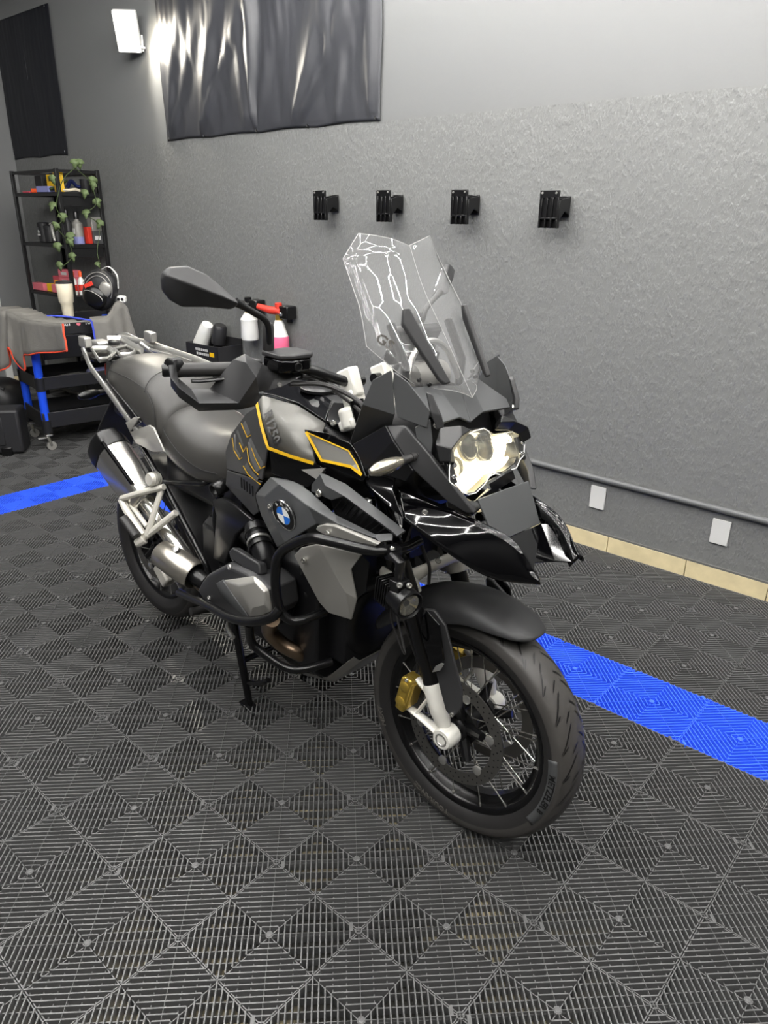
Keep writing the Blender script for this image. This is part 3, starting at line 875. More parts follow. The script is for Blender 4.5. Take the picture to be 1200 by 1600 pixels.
p3 = [(1.3282, -0.1920, 1.1315), (1.3799, -0.1820, 1.1419), (1.4512, -0.1720, 1.0879), (1.5268, -0.1480, 1.0109), (1.5574, -0.1250, 0.9689), (1.5384, -0.1350, 0.9653), (1.5006, -0.1550, 0.9845), (1.4195, -0.1900, 1.0467), (1.3669, -0.2050, 1.1069)]
facet('fairing_pillar', p3, [(0, 1, 8), (1, 2, 7, 8), (2, 3, 6, 7), (3, 4, 5, 6)], 'black_matte', 0.02, bevel=0.005)
p3b = [(1.2371, -0.2050, 1.0652), (1.3311, -0.1950, 1.1312), (1.3680, -0.2060, 1.1058), (1.4213, -0.1920, 1.0461), (1.3963, -0.1850, 1.0128), (1.3272, -0.1900, 1.0099), (1.2793, -0.2000, 1.0097)]
facet('inner_panel', p3b, [(0, 1, 2, 6), (2, 3, 4, 5, 6)], 'engine_black', 0.006, bevel=0.002)
p4 = [(1.3465, -0.2050, 1.2609), (1.3028, -0.2150, 1.2326), (1.2737, -0.2150, 1.1710), (1.3568, -0.1950, 1.1623), (1.3461, -0.2000, 1.2547), (1.1688, -0.1500, 1.0382), (1.1961, -0.1450, 1.0375), (1.3092, -0.1500, 1.1205)]
facet('deflector', p4, [(0, 1, 2, 3, 4), (2, 5, 6, 7, 3)], 'charcoal', 0.004, bevel=0.002)
p5 = [(1.3470, -0.1950, 1.2571), (1.3816, -0.1850, 1.2398), (1.4352, -0.1650, 1.1839), (1.4299, -0.1650, 1.1435), (1.3605, -0.1900, 1.1565), (1.3474, -0.1970, 1.2275)]
facet('deflector', p5, [(0, 1, 2, 3, 4, 5)], 'charcoal', 0.004, bevel=0.002)
p6 = [(1.4003, -0.1720, 1.1391), (1.4329, -0.1600, 1.1638), (1.4414, -0.1550, 1.1135), (1.4406, -0.1550, 1.0849), (1.4089, -0.1720, 1.1100)]
facet('cheek_panel', p6, [(0, 1, 2, 3, 4)], 'charcoal', 0.004, bevel=0.002)
# dark inner cowl behind the deflectors
bm = bmesh.new()
def sect(x, pts): return [(x, y, z) for y, z in pts]
half = [(0.06, 1.20), (0.13, 1.16), (0.165, 1.09), (0.165, 1.0), (0.13, 0.92), (0.06, 0.90)]
full = half + [(-y, z) for y, z in half[::-1]]
add_loft(bm, [sect(1.22, [(y * 0.8, z - 0.02) for y, z in full]), sect(1.30, full), sect(1.385, [(y * 0.9, (z - 1.05) * 0.9 + 1.05) for y, z in full]), sect(1.41, [(y * 0.6, (z - 1.05) * 0.6 + 1.05) for y, z in full])])
from_bm('inner_cowl', bm, 'engine_black', B, bevel=0.004)
# mounting for the screen with the display behind it
for s in (-1, 1):
    tube('screen_arm', [(1.30, s * 0.10, 1.14), (1.30, s * 0.105, 1.25), (1.245, s * 0.105, 1.34)], 0.011, 'black_semi', B, n=8)
disp = box('display', (1.225, 0.0, 1.285), (0.03, 0.15, 0.10), 'black_semi', B, rot=Matrix.Rotation(math.radians(25), 3, 'Y'), bevel=0.008)
box('display_screen', (1.2085, 0, 1.281), (0.004, 0.135, 0.085), 'decal_dark', disp, rot=Matrix.Rotation(math.radians(25), 3, 'Y'))
lathe('adjuster_drum', (1.275, -0.06, 1.215), (0, 1, 0), [(0, 0.02), (0.004, 0.034), (0.116, 0.034), (0.12, 0.02)], 'titan_grey', B, n=24)
tube('screen_hoop', smooth_path([(1.30, -0.10, 1.20), (1.285, -0.06, 1.275), (1.28, 0, 1.30), (1.285, 0.06, 1.275), (1.30, 0.10, 1.20)], 6), 0.008, 'alu', B, n=8)

# ---- windscreen: two curved faces meeting at a crease
cr = [(1.1911, 0.0000, 1.5106), (1.2431, 0.0000, 1.4190), (1.3176, -0.0000, 1.3243), (1.4212, 0.0000, 1.1894)]
ou = [(1.1456, -0.1250, 1.5327), (1.1450, -0.1700, 1.4782), (1.1785, -0.1750, 1.4310), (1.2139, -0.1800, 1.3831), (1.2369, -0.1880, 1.3469), (1.2535, -0.1900, 1.2981), (1.3192, -0.1600, 1.2513), (1.3340, -0.0900, 1.2062)]
def cline(t):
    a, b = Vector(cr[0]), Vector(cr[-1])
    q = smooth_path(cr, 8); return q[min(len(q) - 1, int(round(t * (len(q) - 1))))]
tt = [0.0, 0.10, 0.24, 0.42, 0.55, 0.72, 0.90, 1.0]
rows = []
for o_, t in zip(ou, tt):
    c = cline(t); o_ = Vector(o_)
    r = []
    for k in range(7):
        f = k / 6
        p = c.lerp(o_, f)
        p += V(0.020, 0, 0.008) * math.sin(f * PI) * (0.6 + 0.5 * t)
        r.append(p)
    rows.append(r)
full_rows = [[mir(p) for p in r[::-1]] + [tuple(p) for p in r[1:]] for r in rows]
WS = grid_surf('windscreen', full_rows, 'screen_clear', B, solid=0.0035, offset=0, smooth=60)
edge = [r[-1] for r in rows] + [rows[-1][k] for k in range(5, -1, -1)]
rim = edge + [Vector(mir(p)) for p in edge[::-1][1:]] + [Vector(mir(p)) for p in [rows[0][k] for k in range(6, -1, -1)]][1:] + [rows[0][k] for k in range(1, 7)]
tube('screen_edge', rim, 0.0010, 'edge_grey', WS, n=5)
tube('screen_crease', [Vector(p) + V(0.003, 0, 0) for p in smooth_path(cr, 6)], 0.0006, 'edge_grey', WS, n=5)
fin = [(1.2547, -0.1120, 1.3679), (1.2662, -0.1050, 1.3704), (1.3810, -0.0750, 1.2165), (1.3707, -0.0850, 1.2112), (1.3581, -0.0920, 1.2216), (1.2592, -0.1180, 1.3327)]
for s in (-1, 1):
    Q = [Vector(p) + V(0.036, 0, 0.016) for p in fin]
    if s > 0: Q = [Vector(mir(p)) for p in Q][::-1]
    plate('screen_fin', Q, 0.014, 'black_matte', WS, nrm=(0.86, s * 0.35, 0.36), bevel=0.004, seg=3)
for p in ((1.3469, -0.0850, 1.2126), (1.3275, -0.1000, 1.2212)):
    for q in (Vector(p), Vector(mir(p))): bolt(q + V(0.014, 0, 0.006), (0.9, 0, 0.4), 0.005, WS, 'black_semi')
me_ = lettering('GS', 0.030, 'tyre_print', Vector((1.2667, -0.1550, 1.3031)) + V(0.014, -0.004, 0.006), Vector((1.2831, -0.1300, 1.2817)) - Vector((1.2627, -0.1680, 1.3078)), V(0, 0, 1), WS, depth=0.0003, sx=1.3)


# ---- tank: lofted core, graphite sides with decals, gloss black cover on top
def tank_ring(x, zt, w, zs, wb, zb):
    h = [(0, zt), (w * 0.45, zt - 0.008), (w * 0.82, zt - 0.045), (w, zs), (wb, zb)]
    pts = [(x, -y, z) for y, z in h] + [(x, y, z) for y, z in h[::-1][:-1]]
    return pts
loft('fuel_tank', [tank_ring(0.60, 0.905, 0.10, 0.84, 0.13, 0.76), tank_ring(0.68, 0.985, 0.125, 0.90, 0.155, 0.78), tank_ring(0.78, 1.065, 0.145, 0.97, 0.18, 0.80),
                   tank_ring(0.88, 1.10, 0.155, 1.01, 0.195, 0.82), tank_ring(1.0, 1.10, 0.16, 1.0, 0.20, 0.84), tank_ring(1.12, 1.06, 0.16, 0.98, 0.19, 0.86), tank_ring(1.22, 1.0, 0.15, 0.95, 0.17, 0.86)],
     'engine_black', B, sub=1, smooth=60)
# graphite side
ga = [(0.7900, -0.1500, 1.0654), (0.7977, -0.1400, 1.0859), (0.8155, -0.1200, 1.0795), (0.9190, -0.1100, 1.0780), (1.0476, -0.1250, 1.0611), (1.0732, -0.1600, 1.0384), (1.0260, -0.1720, 1.0446), (1.0777, -0.1980, 1.0188), (1.1134, -0.2150, 0.9854), (1.0131, -0.2100, 0.9766), (0.9046, -0.2000, 0.9698), (0.8473, -0.1780, 1.0179), (0.9501, -0.1660, 1.0256)]
GAF = [(0, 1, 11), (1, 2, 11), (2, 12, 11), (2, 3, 12), (3, 6, 12), (3, 4, 6), (4, 5, 6), (12, 6, 7), (12, 7, 9), (7, 8, 9), (11, 12, 9), (11, 9, 10)]
facet('tank_side', ga, GAF, 'tank_grey', 0.006, bevel=0, smooth=70)
def decal(P, w, m, name='stripe', th=0.0012, two=True, up=None):
    """painted line laid on the panel as a thin raised strip"""
    for s in ((1, -1) if two else (1,)):
        Q = [Vector(p) if s > 0 else Vector(mir(p)) for p in P]
        bm = bmesh.new()
        A = []; D = []
        for i, p in enumerate(Q):
            t = (Q[min(i + 1, len(Q) - 1)] - Q[max(i - 1, 0)]).normalized()
            nrm = V(0.35, -s * 0.9, 0.25); b = t.cross(nrm).normalized() * w * 0.5
            o = nrm.normalized() * 0.0035
            A.append(bm.verts.new(p + b + o)); D.append(bm.verts.new(p - b + o))
        for i in range(len(Q) - 1): bm.faces.new((A[i], A[i + 1], D[i + 1], D[i]))
        from_bm(name, bm, m, B, solid=th, offset=0, smooth=0)
decal([(0.7924, -0.1540, 1.0646), (0.8498, -0.1820, 1.0191), (0.8975, -0.2010, 0.9828), (0.9124, -0.2060, 0.9730), (1.0192, -0.2150, 0.9792), (1.1156, -0.2190, 0.9868)], 0.0085, 'yellow')
from mathutils.bvhtree import BVHTree
def wrapped_text(s_, size, m, o_, xd, yd, P, F_, sx=1.0, lift=0.006):
    """lettering laid onto a faceted panel"""
    x = Vector(xd).normalized(); y = Vector(yd); y = (y - x * x.dot(y)).normalized(); n = x.cross(y)
    me = text_mesh(s_, size, 0.0)
    bm = bmesh.new(); bm.from_mesh(me)
    bmesh.ops.triangulate(bm, faces=bm.faces)
    bmesh.ops.subdivide_edges(bm, edges=[e for e in bm.edges if e.calc_length() > size * 0.18], cuts=2)
    tree = BVHTree.FromPolygons([Vector(p) for p in P], F_)
    for v in bm.verts:
        p = Vector(o_) + x * v.co.x * sx + y * v.co.y
        h = tree.ray_cast(p + n * 0.15, -n)
        v.co = (h[0] if h[0] else p) + n * lift
    bm.to_mesh(me); bm.free()
    me.materials.clear(); me.materials.append(MATS[m])
    return link(bpy.data.objects.new('lettering', me), B)

wrapped_text('R1250', 0.036, 'seat_side', (0.8902, -0.1800, 1.0227), Vector((0.9438, -0.2000, 0.9906)) - Vector((0.8327, -0.1600, 1.0594)), Vector((0.9136, -0.1720, 1.0395)) - Vector((0.8584, -0.1820, 1.0175)), ga, GAF, sx=1.35)
# gloss black cover
gt = [(0.7912, -0.1350, 1.0912), (0.8130, -0.1180, 1.0898), (0.9128, -0.1050, 1.0850), (1.0418, -0.1200, 1.0659), (1.0145, -0.0850, 1.0826), (0.9957, -0.0550, 1.1008), (0.8827, 0.0000, 1.0962), (0.8202, 0.0000, 1.1027), (0.7525, 0.0000, 1.1051), (0.7165, -0.0600, 1.1013)]
GT = [Vector(p) for p in gt]
facet('tank_cover', gt, [(0, 1, 9), (1, 2, 8, 9), (2, 3, 4, 7, 8), (4, 5, 6, 7)], 'black_gloss', 0.005, bevel=0.003, smooth=60)
cv = [(1.0441, -0.1220, 1.0650), (1.0166, -0.0870, 1.0851), (1.0038, -0.0600, 1.1014), (1.0461, -0.0500, 1.1054), (1.0780, -0.0700, 1.0959), (1.1065, -0.1050, 1.0800), (1.0972, -0.1250, 1.0674)]
facet('tank_nose', cv, [(0, 1, 5, 6), (1, 2, 3, 4, 5)], 'black_gloss', 0.02, bevel=0.005)
for q in ((1.0884, -0.1350, 1.0720),):
    bolt(q, (0.4, -0.85, 0.3), 0.008); bolt(mir(q), (0.4, 0.85, 0.3), 0.008)
lathe('fuel_cap', (0.87, 0, 1.098), (0.05, 0, 1), [(0, 0.05), (0.008, 0.05), (0.012, 0.04), (0.012, 0.001)], 'black_semi', B, n=28)
# grey front shield with a yellow border, on a gloss black carrier
ca = [(1.0548, -0.2050, 1.0602), (1.1315, -0.1950, 1.0667), (1.2147, -0.1900, 1.0601), (1.2526, -0.1950, 1.0385), (1.2942, -0.2120, 1.0020), (1.2862, -0.2160, 0.9877), (1.2345, -0.2220, 0.9920), (1.1385, -0.2200, 0.9932), (1.0964, -0.2140, 1.0214)]
facet('shield_carrier', ca, [(0, 1, 2, 3, 4, 5, 6, 7, 8)], 'black_gloss', 0.01, bevel=0.003)
sh = [(1.0746, -0.2110, 1.0574), (1.2226, -0.2030, 1.0451), (1.2602, -0.2100, 1.0242), (1.2872, -0.2180, 1.0045), (1.2533, -0.2220, 1.0167), (1.1499, -0.2240, 1.0054)]
facet('tank_shield', sh, [(0, 1, 2, 4, 5), (2, 3, 4)], 'tank_grey', 0.005, bevel=0.0015, smooth=60)
decal([(1.0781, -0.2140, 1.0588), (1.1533, -0.2270, 1.0069), (1.2564, -0.2250, 1.0182), (1.2902, -0.2210, 1.0060)], 0.007, 'yellow')
decal([(1.0781, -0.2140, 1.0588), (1.2257, -0.2060, 1.0465), (1.2632, -0.2130, 1.0256), (1.2902, -0.2210, 1.0060)], 0.003, 'yellow')
# gloss black flank under the stripe and the matte knee panel with the outlined letters
fl = [(0.9150, -0.2080, 0.9722), (1.0205, -0.2160, 0.9780), (1.1215, -0.2220, 0.9873), (1.1432, -0.2240, 0.9886), (1.1651, -0.2260, 0.9783), (1.1005, -0.2280, 0.9190), (0.9311, -0.2120, 0.9060)]
facet('tank_flank', fl, [(0, 1, 6), (1, 2, 3, 4, 5, 6)], 'black_gloss', 0.006, bevel=0.003)
tt_ = [(1.0742, -0.2280, 0.9601), (1.1491, -0.2290, 0.9845), (1.1680, -0.2290, 0.9914), (1.1379, -0.2310, 0.9530)]
facet('flank_trim', tt_, [(0, 1, 3), (1, 2, 3)], 'titan_grey', 0.004, bevel=0.001)
kn = [(0.7896, -0.1520, 1.0564), (0.8555, -0.1820, 1.0131), (0.9041, -0.2040, 0.9705), (0.8798, -0.2060, 0.8713), (0.6484, -0.1650, 0.8308), (0.5995, -0.1350, 0.8677), (0.6081, -0.1180, 0.9245), (0.6962, -0.1250, 1.0096), (0.7663, -0.1680, 0.9384)]
facet('knee_panel', kn, [(0, 1, 8, 7), (1, 2, 3, 8), (3, 4, 5, 8), (5, 6, 7, 8)], 'black_matte', 0.006, bevel=0.003, smooth=70)
kl = [(0.6512, -0.1670, 0.8278), (0.8824, -0.2080, 0.8687), (0.8543, -0.2120, 0.8209), (0.8620, -0.2050, 0.7686), (0.8236, -0.1950, 0.7415), (0.6391, -0.1650, 0.7760)]
facet('knee_panel', kl, [(0, 1, 2, 5), (2, 3, 4, 5)], 'black_matte', 0.006, bevel=0.003)
for k in range(5):
    f = k / 5
    a, b = Vector((0.7628, -0.1900, 0.8380)), Vector((0.8607, -0.2120, 0.8402))
    decal([a.lerp(b, f) + V(0, 0, 0.004), a.lerp(b, f) + V(0.006, -0.003, -0.026)], 0.004, 'black_semi', 'louvre')
for P in ([(0.6986, -0.1410, 0.9815), (0.7499, -0.1580, 0.9557), (0.7742, -0.1620, 0.9680)],
          [(0.6309, -0.1270, 0.9193), (0.6669, -0.1460, 0.8912), (0.7123, -0.1600, 0.8777), (0.7297, -0.1630, 0.8888)],
          [(0.7026, -0.1520, 0.9254), (0.7381, -0.1640, 0.9090), (0.7571, -0.1660, 0.9299)],
          [(0.7657, -0.1700, 0.9289), (0.7907, -0.1820, 0.8951), (0.8284, -0.1920, 0.8824), (0.8601, -0.2000, 0.8796)],
          [(0.7957, -0.1760, 0.9377), (0.8283, -0.1870, 0.9177), (0.8665, -0.1980, 0.9000), (0.8937, -0.2030, 0.9141)],
          [(0.7537, -0.1760, 0.8721), (0.7949, -0.1880, 0.8586), (0.8793, -0.2080, 0.8583)]):
    decal(P, 0.0021, 'yellow', 'letter_outline')
for P in ([(0.7157, -0.1440, 0.9898), (0.7608, -0.1590, 0.9662)], [(0.6495, -0.1280, 0.9361), (0.6786, -0.1470, 0.9025), (0.7192, -0.1600, 0.8894)], [(0.6599, -0.1280, 0.9506), (0.7320, -0.1570, 0.9258)],
          [(0.7758, -0.1680, 0.9504), (0.8091, -0.1840, 0.9140), (0.8546, -0.1980, 0.8890)], [(0.7764, -0.1660, 0.9597), (0.8375, -0.1870, 0.9277), (0.8795, -0.2010, 0.9116)], [(0.7693, -0.1780, 0.8807), (0.8146, -0.1910, 0.8687), (0.8609, -0.2030, 0.8652)]):
    decal(P, 0.013, 'decal_dark', 'letter_stroke', th=0.0006)

# ---- side fairing with the round badge
fa = [(0.9163, -0.2050, 0.8910), (0.8447, -0.2050, 0.8163), (0.8834, -0.2120, 0.7655), (0.9730, -0.2250, 0.7018), (1.0130, -0.2500, 0.9087), (0.9427, -0.2450, 0.8500), (0.9715, -0.2500, 0.8042), (1.0432, -0.2520, 0.7504),
      (1.1724, -0.2560, 0.8491), (1.1486, -0.2660, 0.8924), (1.2580, -0.2660, 0.8823), (1.3702, -0.2450, 0.8772), (1.4009, -0.2250, 0.8758), (1.2296, -0.2540, 0.8593), (1.3651, -0.2300, 0.8595), (1.0342, -0.2180, 0.9203), (1.1238, -0.2350, 0.9171), (1.2243, -0.2420, 0.8902), (1.3472, -0.2260, 0.8753), (1.3914, -0.2120, 0.8901)]
facet('side_fairing', fa, [(0, 1, 5, 4), (1, 2, 6, 5), (2, 3, 7, 6), (4, 5, 6, 7, 8, 9), (8, 13, 10, 9), (13, 14, 11, 10), (11, 14, 12, 19, 18), (0, 4, 9, 16, 15), (9, 10, 17, 16), (10, 11, 18, 17)], 'charcoal', 0.008, bevel=0.005)
ar = [(1.1269, -0.2360, 0.9372), (1.1366, -0.2220, 0.9728), (1.2379, -0.2220, 0.9684), (1.4157, -0.1950, 0.8987), (1.3980, -0.2050, 0.8806), (1.4003, -0.2220, 0.8976), (1.2559, -0.2440, 0.9475), (1.1851, -0.2450, 0.9547), (1.1981, -0.2320, 0.9151), (1.1250, -0.2360, 0.9177), (1.1597, -0.2380, 0.9759)]
facet('intake_frame', ar, [(0, 10, 7, 8, 9), (10, 1, 2, 7), (7, 2, 3, 4, 5, 6), (7, 6, 8)], 'charcoal', 0.008, bevel=0.004)
gr_ = [(1.1637, -0.2050, 0.9014), (1.2147, -0.2050, 0.9308), (1.3755, -0.1900, 0.8801), (1.3223, -0.1950, 0.8512), (1.1847, -0.2050, 0.8626)]
gp = facet('intake_grille', gr_, [(0, 1, 2, 3, 4)], 'radiator', 0.01, bevel=0)
for k in range(9):
    f = (k + 0.5) / 9
    a = Vector((1.1785, -0.2090, 0.8861)).lerp(Vector((1.3345, -0.1990, 0.8583)), f); b = Vector((1.2051, -0.2090, 0.9288)).lerp(Vector((1.3661, -0.1940, 0.8863)), f)
    for s in (1, -1):
        tube('grille_bar', [a if s > 0 else mir(a), b if s > 0 else mir(b)], 0.0022, 'black_semi', gp, n=5)
for q, r in (((0.9743, -0.2520, 0.8318), 0.007), ((1.1656, -0.2470, 0.9274), 0.0095)):
    bolt(q, (0.15, -0.95, 0.25), r); bolt(mir(q), (0.15, 0.95, 0.25), r)
# badge: chrome ring, black ring with letters, blue and white quarters
def badge(c, s):
    c = Vector(c)
    n = (Vector(fa[9]) - Vector(fa[6])).cross(Vector(fa[8]) - Vector(fa[6])).normalized()
    if n.y > 0: n = -n
    if s < 0: n = V(*mir(n))
    c = c + n * 0.006
    u = V(1, 0, 0); u = (u - n * u.dot(n)).normalized(); w = n.cross(u) * (1 if s > 0 else 1)
    if w.z < 0: w = -w
    bd = lathe('badge', c, n, [(-0.004, 0.0435), (0.002, 0.0435), (0.0035, 0.042), (0.0035, 0.0405), (0.0025, 0.040), (0.0025, 0.0001)], 'black_semi', B, n=40)
    lathe('badge_rim', c, n, [(0.0, 0.0445), (0.0035, 0.0445), (0.004, 0.0425), (0.001, 0.0425)], 'chrome', bd, n=40, caps=False)
    ring('badge_ring', c + n * 0.003, n, [(0, 0.0262), (0.0012, 0.0262), (0.0012, 0.0275), (0, 0.0275)], 'chrome', bd, n=40)
    for k in range(4):
        bm = bmesh.new()
        vs = [bm.verts.new(c + n * 0.0034)]
        for q in range(9):
            t = PI / 2 * (k + q / 8)
            vs.append(bm.verts.new(c + n * 0.0034 + (u * math.cos(t) + w * math.sin(t)) * 0.0262))
        bm.faces.new(vs)
        from_bm('badge_quarter', bm, 'white_paint' if k % 2 == 0 else 'roundel_blue', bd, solid=0.0006, smooth=0)
    for ch, t in (('B', 2.25), ('M', PI / 2), ('W', 0.89)):
        e = u * math.cos(t) * (1 if s > 0 else 1) + w * math.sin(t)
        xd = u * math.sin(t) - w * math.cos(t)
        lettering(ch, 0.0125, 'outlet_white', c + n * 0.0031 + e * 0.0338, xd if xd.cross(e).dot(n) > 0 else -xd, e, bd)
badge((1.0503, -0.2560, 0.8371), 1); badge(mir((1.0503, -0.2560, 0.8371)), -1)
# bright trim over the crash bar
tr = [(1.1817, -0.2680, 0.8398), (1.1885, -0.2700, 0.8514), (1.2166, -0.2720, 0.8666), (1.2535, -0.2720, 0.8757), (1.3843, -0.2500, 0.8673), (1.3606, -0.2460, 0.8476), (1.2228, -0.2660, 0.8345)]
facet('fairing_trim', tr, [(0, 1, 2, 3, 6), (3, 4, 5, 6)], 'titan_grey', 0.012, bevel=0.003)
q = (1.2335, -0.2760, 0.8496); bolt(q, (0.15, -0.95, 0.25), 0.0085); bolt(mir(q), (0.15, 0.95, 0.25), 0.0085)
# radiator shroud, metallic grey with a chamfered corner
rs = [(1.1069, -0.2520, 0.7586), (1.1754, -0.2550, 0.7951), (1.3068, -0.2250, 0.8062), (1.2792, -0.2350, 0.7568), (1.2284, -0.2460, 0.7351), (1.2652, -0.2360, 0.6866), (1.2864, -0.2150, 0.6697), (1.2588, -0.2050, 0.5917), (1.1802, -0.2150, 0.5817), (1.1519, -0.2250, 0.6063), (1.0760, -0.2500, 0.7242), (1.2571, -0.2200, 0.7397)]
facet('radiator_shroud', rs, [(0, 1, 4, 10), (1, 2, 3, 4), (10, 4, 5, 9), (5, 7, 8, 9), (4, 3, 6, 5), (5, 6, 7)], 'titan_grey', 0.006, bevel=0.003)
q = (1.1227, -0.2560, 0.7286); bolt(q, (0.15, -0.95, 0.25), 0.008); bolt(mir(q), (0.15, 0.95, 0.25), 0.008)
rb = [(1.2972, -0.2150, 0.7961), (1.3007, -0.1900, 0.7686), (1.2828, -0.1800, 0.6762), (1.2720, -0.2050, 0.6563), (1.2623, -0.2250, 0.7416)]
facet('radiator_duct', rb, [(0, 1, 2, 3, 4)], 'black_semi', 0.006, bevel=0.002)
for s in (-1, 1):
    box('radiator', (1.19, s * 0.13, 0.72), (0.035, 0.13, 0.20), 'radiator', B, bevel=0.003)

# ---- crash bars
def bar(name, P, r=0.0135, m='frame_black', R=0.05, two=True):
    for s in ((1, -1) if two else (1,)):
        tube(name, round_path([p if s > 0 else mir(p) for p in P], R), r, m, B, n=14)
bar('crash_bar', [(1.3961, -0.1200, 0.8440), (1.3994, -0.1850, 0.8387), (1.3718, -0.2550, 0.8461), (1.2697, -0.3000, 0.8505), (1.2043, -0.3100, 0.8404), (1.0907, -0.3150, 0.7604), (1.0773, -0.3150, 0.6794), (1.0818, -0.3080, 0.5887), (1.1085, -0.2900, 0.5525), (1.1282, -0.2620, 0.5527), (1.1398, -0.1900, 0.5605)])
bar('crash_bar', [(0.4499, -0.2350, 0.3458), (0.7119, -0.3000, 0.4400), (0.9130, -0.3400, 0.4916), (1.0201, -0.3450, 0.5297), (1.0881, -0.3300, 0.5685), (1.0951, -0.3120, 0.5921)], 0.0135)
bar('crash_bar', [(0.9954, -0.3400, 0.5125), (0.9721, -0.3200, 0.4356), (0.9905, -0.3050, 0.4106), (1.0509, -0.2700, 0.3722), (1.0779, -0.2500, 0.3642), (1.1040, -0.2200, 0.3684), (1.1291, -0.1500, 0.3761)], 0.0125)
for s in (1, -1):
    def m_(p): return p if s > 0 else mir(p)
    cyl('bar_clamp', m_((1.3956, -0.2300, 0.8457)), m_((1.3966, -0.2000, 0.8405)), 0.0185, 'black_semi', B, n=16)
    bolt(m_((1.4108, -0.2320, 0.8618)), (0.3, -0.8 * s, 0.5), 0.006)
    # auxiliary lamp hanging from the bar
    fc = Vector(m_((1.4707, -0.2350, 0.7434)))
    fx_ = V(0.96, -0.18 * s, -0.10).normalized()
    LM = lathe('auxiliary_lamp', fc - fx_ * 0.092, fx_, [(0, 0.012), (0.004, 0.026), (0.05, 0.029), (0.052, 0.033), (0.080, 0.033), (0.083, 0.037), (0.104, 0.037), (0.106, 0.034), (0.094, 0.030), (0.090, 0.001)], 'black_semi', B, n=28)
    lathe('lamp_reflector', fc + fx_ * 0.001, fx_, [(-0.006, 0.001), (0.001, 0.014), (0.008, 0.027)], 'fog_reflector', LM, n=24, caps=False)
    lathe('lamp_glass', fc + fx_ * 0.008, fx_, [(0, 0.029), (0.002, 0.026), (0.003, 0.001)], 'lens_clear', LM, n=24)
    for k in range(6):
        box('cooling_fin', fc - fx_ * (0.086 - 0.009 * k), (0.003, 0.064, 0.064), 'black_semi', LM, rot=fx_.to_track_quat('X', 'Z').to_matrix(), bevel=0.002)
    bmx = bmesh.new()
    a = Vector(m_((1.4086, -0.2280, 0.8417)))
    add_tube(bmx, [a, fc + V(-0.030, 0, 0.095), fc + V(-0.030, 0, 0.030)], [0.014, 0.013, 0.012], 10)
    add_box(bmx, fc + V(-0.028, 0, 0.038), (0.032, 0.038, 0.028))
    from_bm('lamp_bracket', bmx, 'black_semi', LM, bevel=0.002)
    bolt(fc + V(-0.010, -0.020 * s, 0.05), (0.4, -0.8 * s, 0.2), 0.007, LM, 'alu'); bolt(fc + V(0.0, 0.004 * s, 0.045), (0.9, -0.3 * s, 0.2), 0.007, LM, 'alu')
    tube('lamp_cable', smooth_path([fc + V(-0.05, 0, -0.02), fc + V(-0.05, 0.01 * s, -0.08), fc + V(-0.02, 0.03 * s, -0.16), fc + V(-0.10, 0.06 * s, -0.05)], 6), 0.003, 'rubber', LM, n=6)

# ---- engine: crankcase, gearbox, boxer cylinders
def hexa(x0, x1, hw, z0, z1, c=0.03):
    return [[(x, -hw, z0 + c), (x, -hw, z1 - c), (x, -hw + c, z1), (x, hw - c, z1), (x, hw, z1 - c), (x, hw, z0 + c), (x, hw - c, z0), (x, -hw + c, z0)] for x in (x0, x1)]
bm = bmesh.new()
add_loft(bm, hexa(0.74, 1.08, 0.165, 0.28, 0.66))
add_loft(bm, hexa(0.44, 0.74, 0.130, 0.30, 0.60))
add_loft(bm, hexa(1.06, 1.15, 0.120, 0.33, 0.62))
add_lathe(bm, (1.13, 0, 0.47), (1, 0, 0), [(0, 0.12), (0.02, 0.12), (0.035, 0.10), (0.035, 0.001)], 24)
from_bm('engine', bm, 'engine_black', B, bevel=0.008)
loft('skid_plate', [[(x, -w, z + 0.03), (x, -w * 0.8, z), (x, w * 0.8, z), (x, w, z + 0.03), (x, w * 0.8, z + 0.006), (x, -w * 0.8, z + 0.006)] for x, w, z in ((0.72, 0.13, 0.255), (0.98, 0.15, 0.235), (1.10, 0.14, 0.27), (1.19, 0.12, 0.38))], 'alu', B, bevel=0.002)
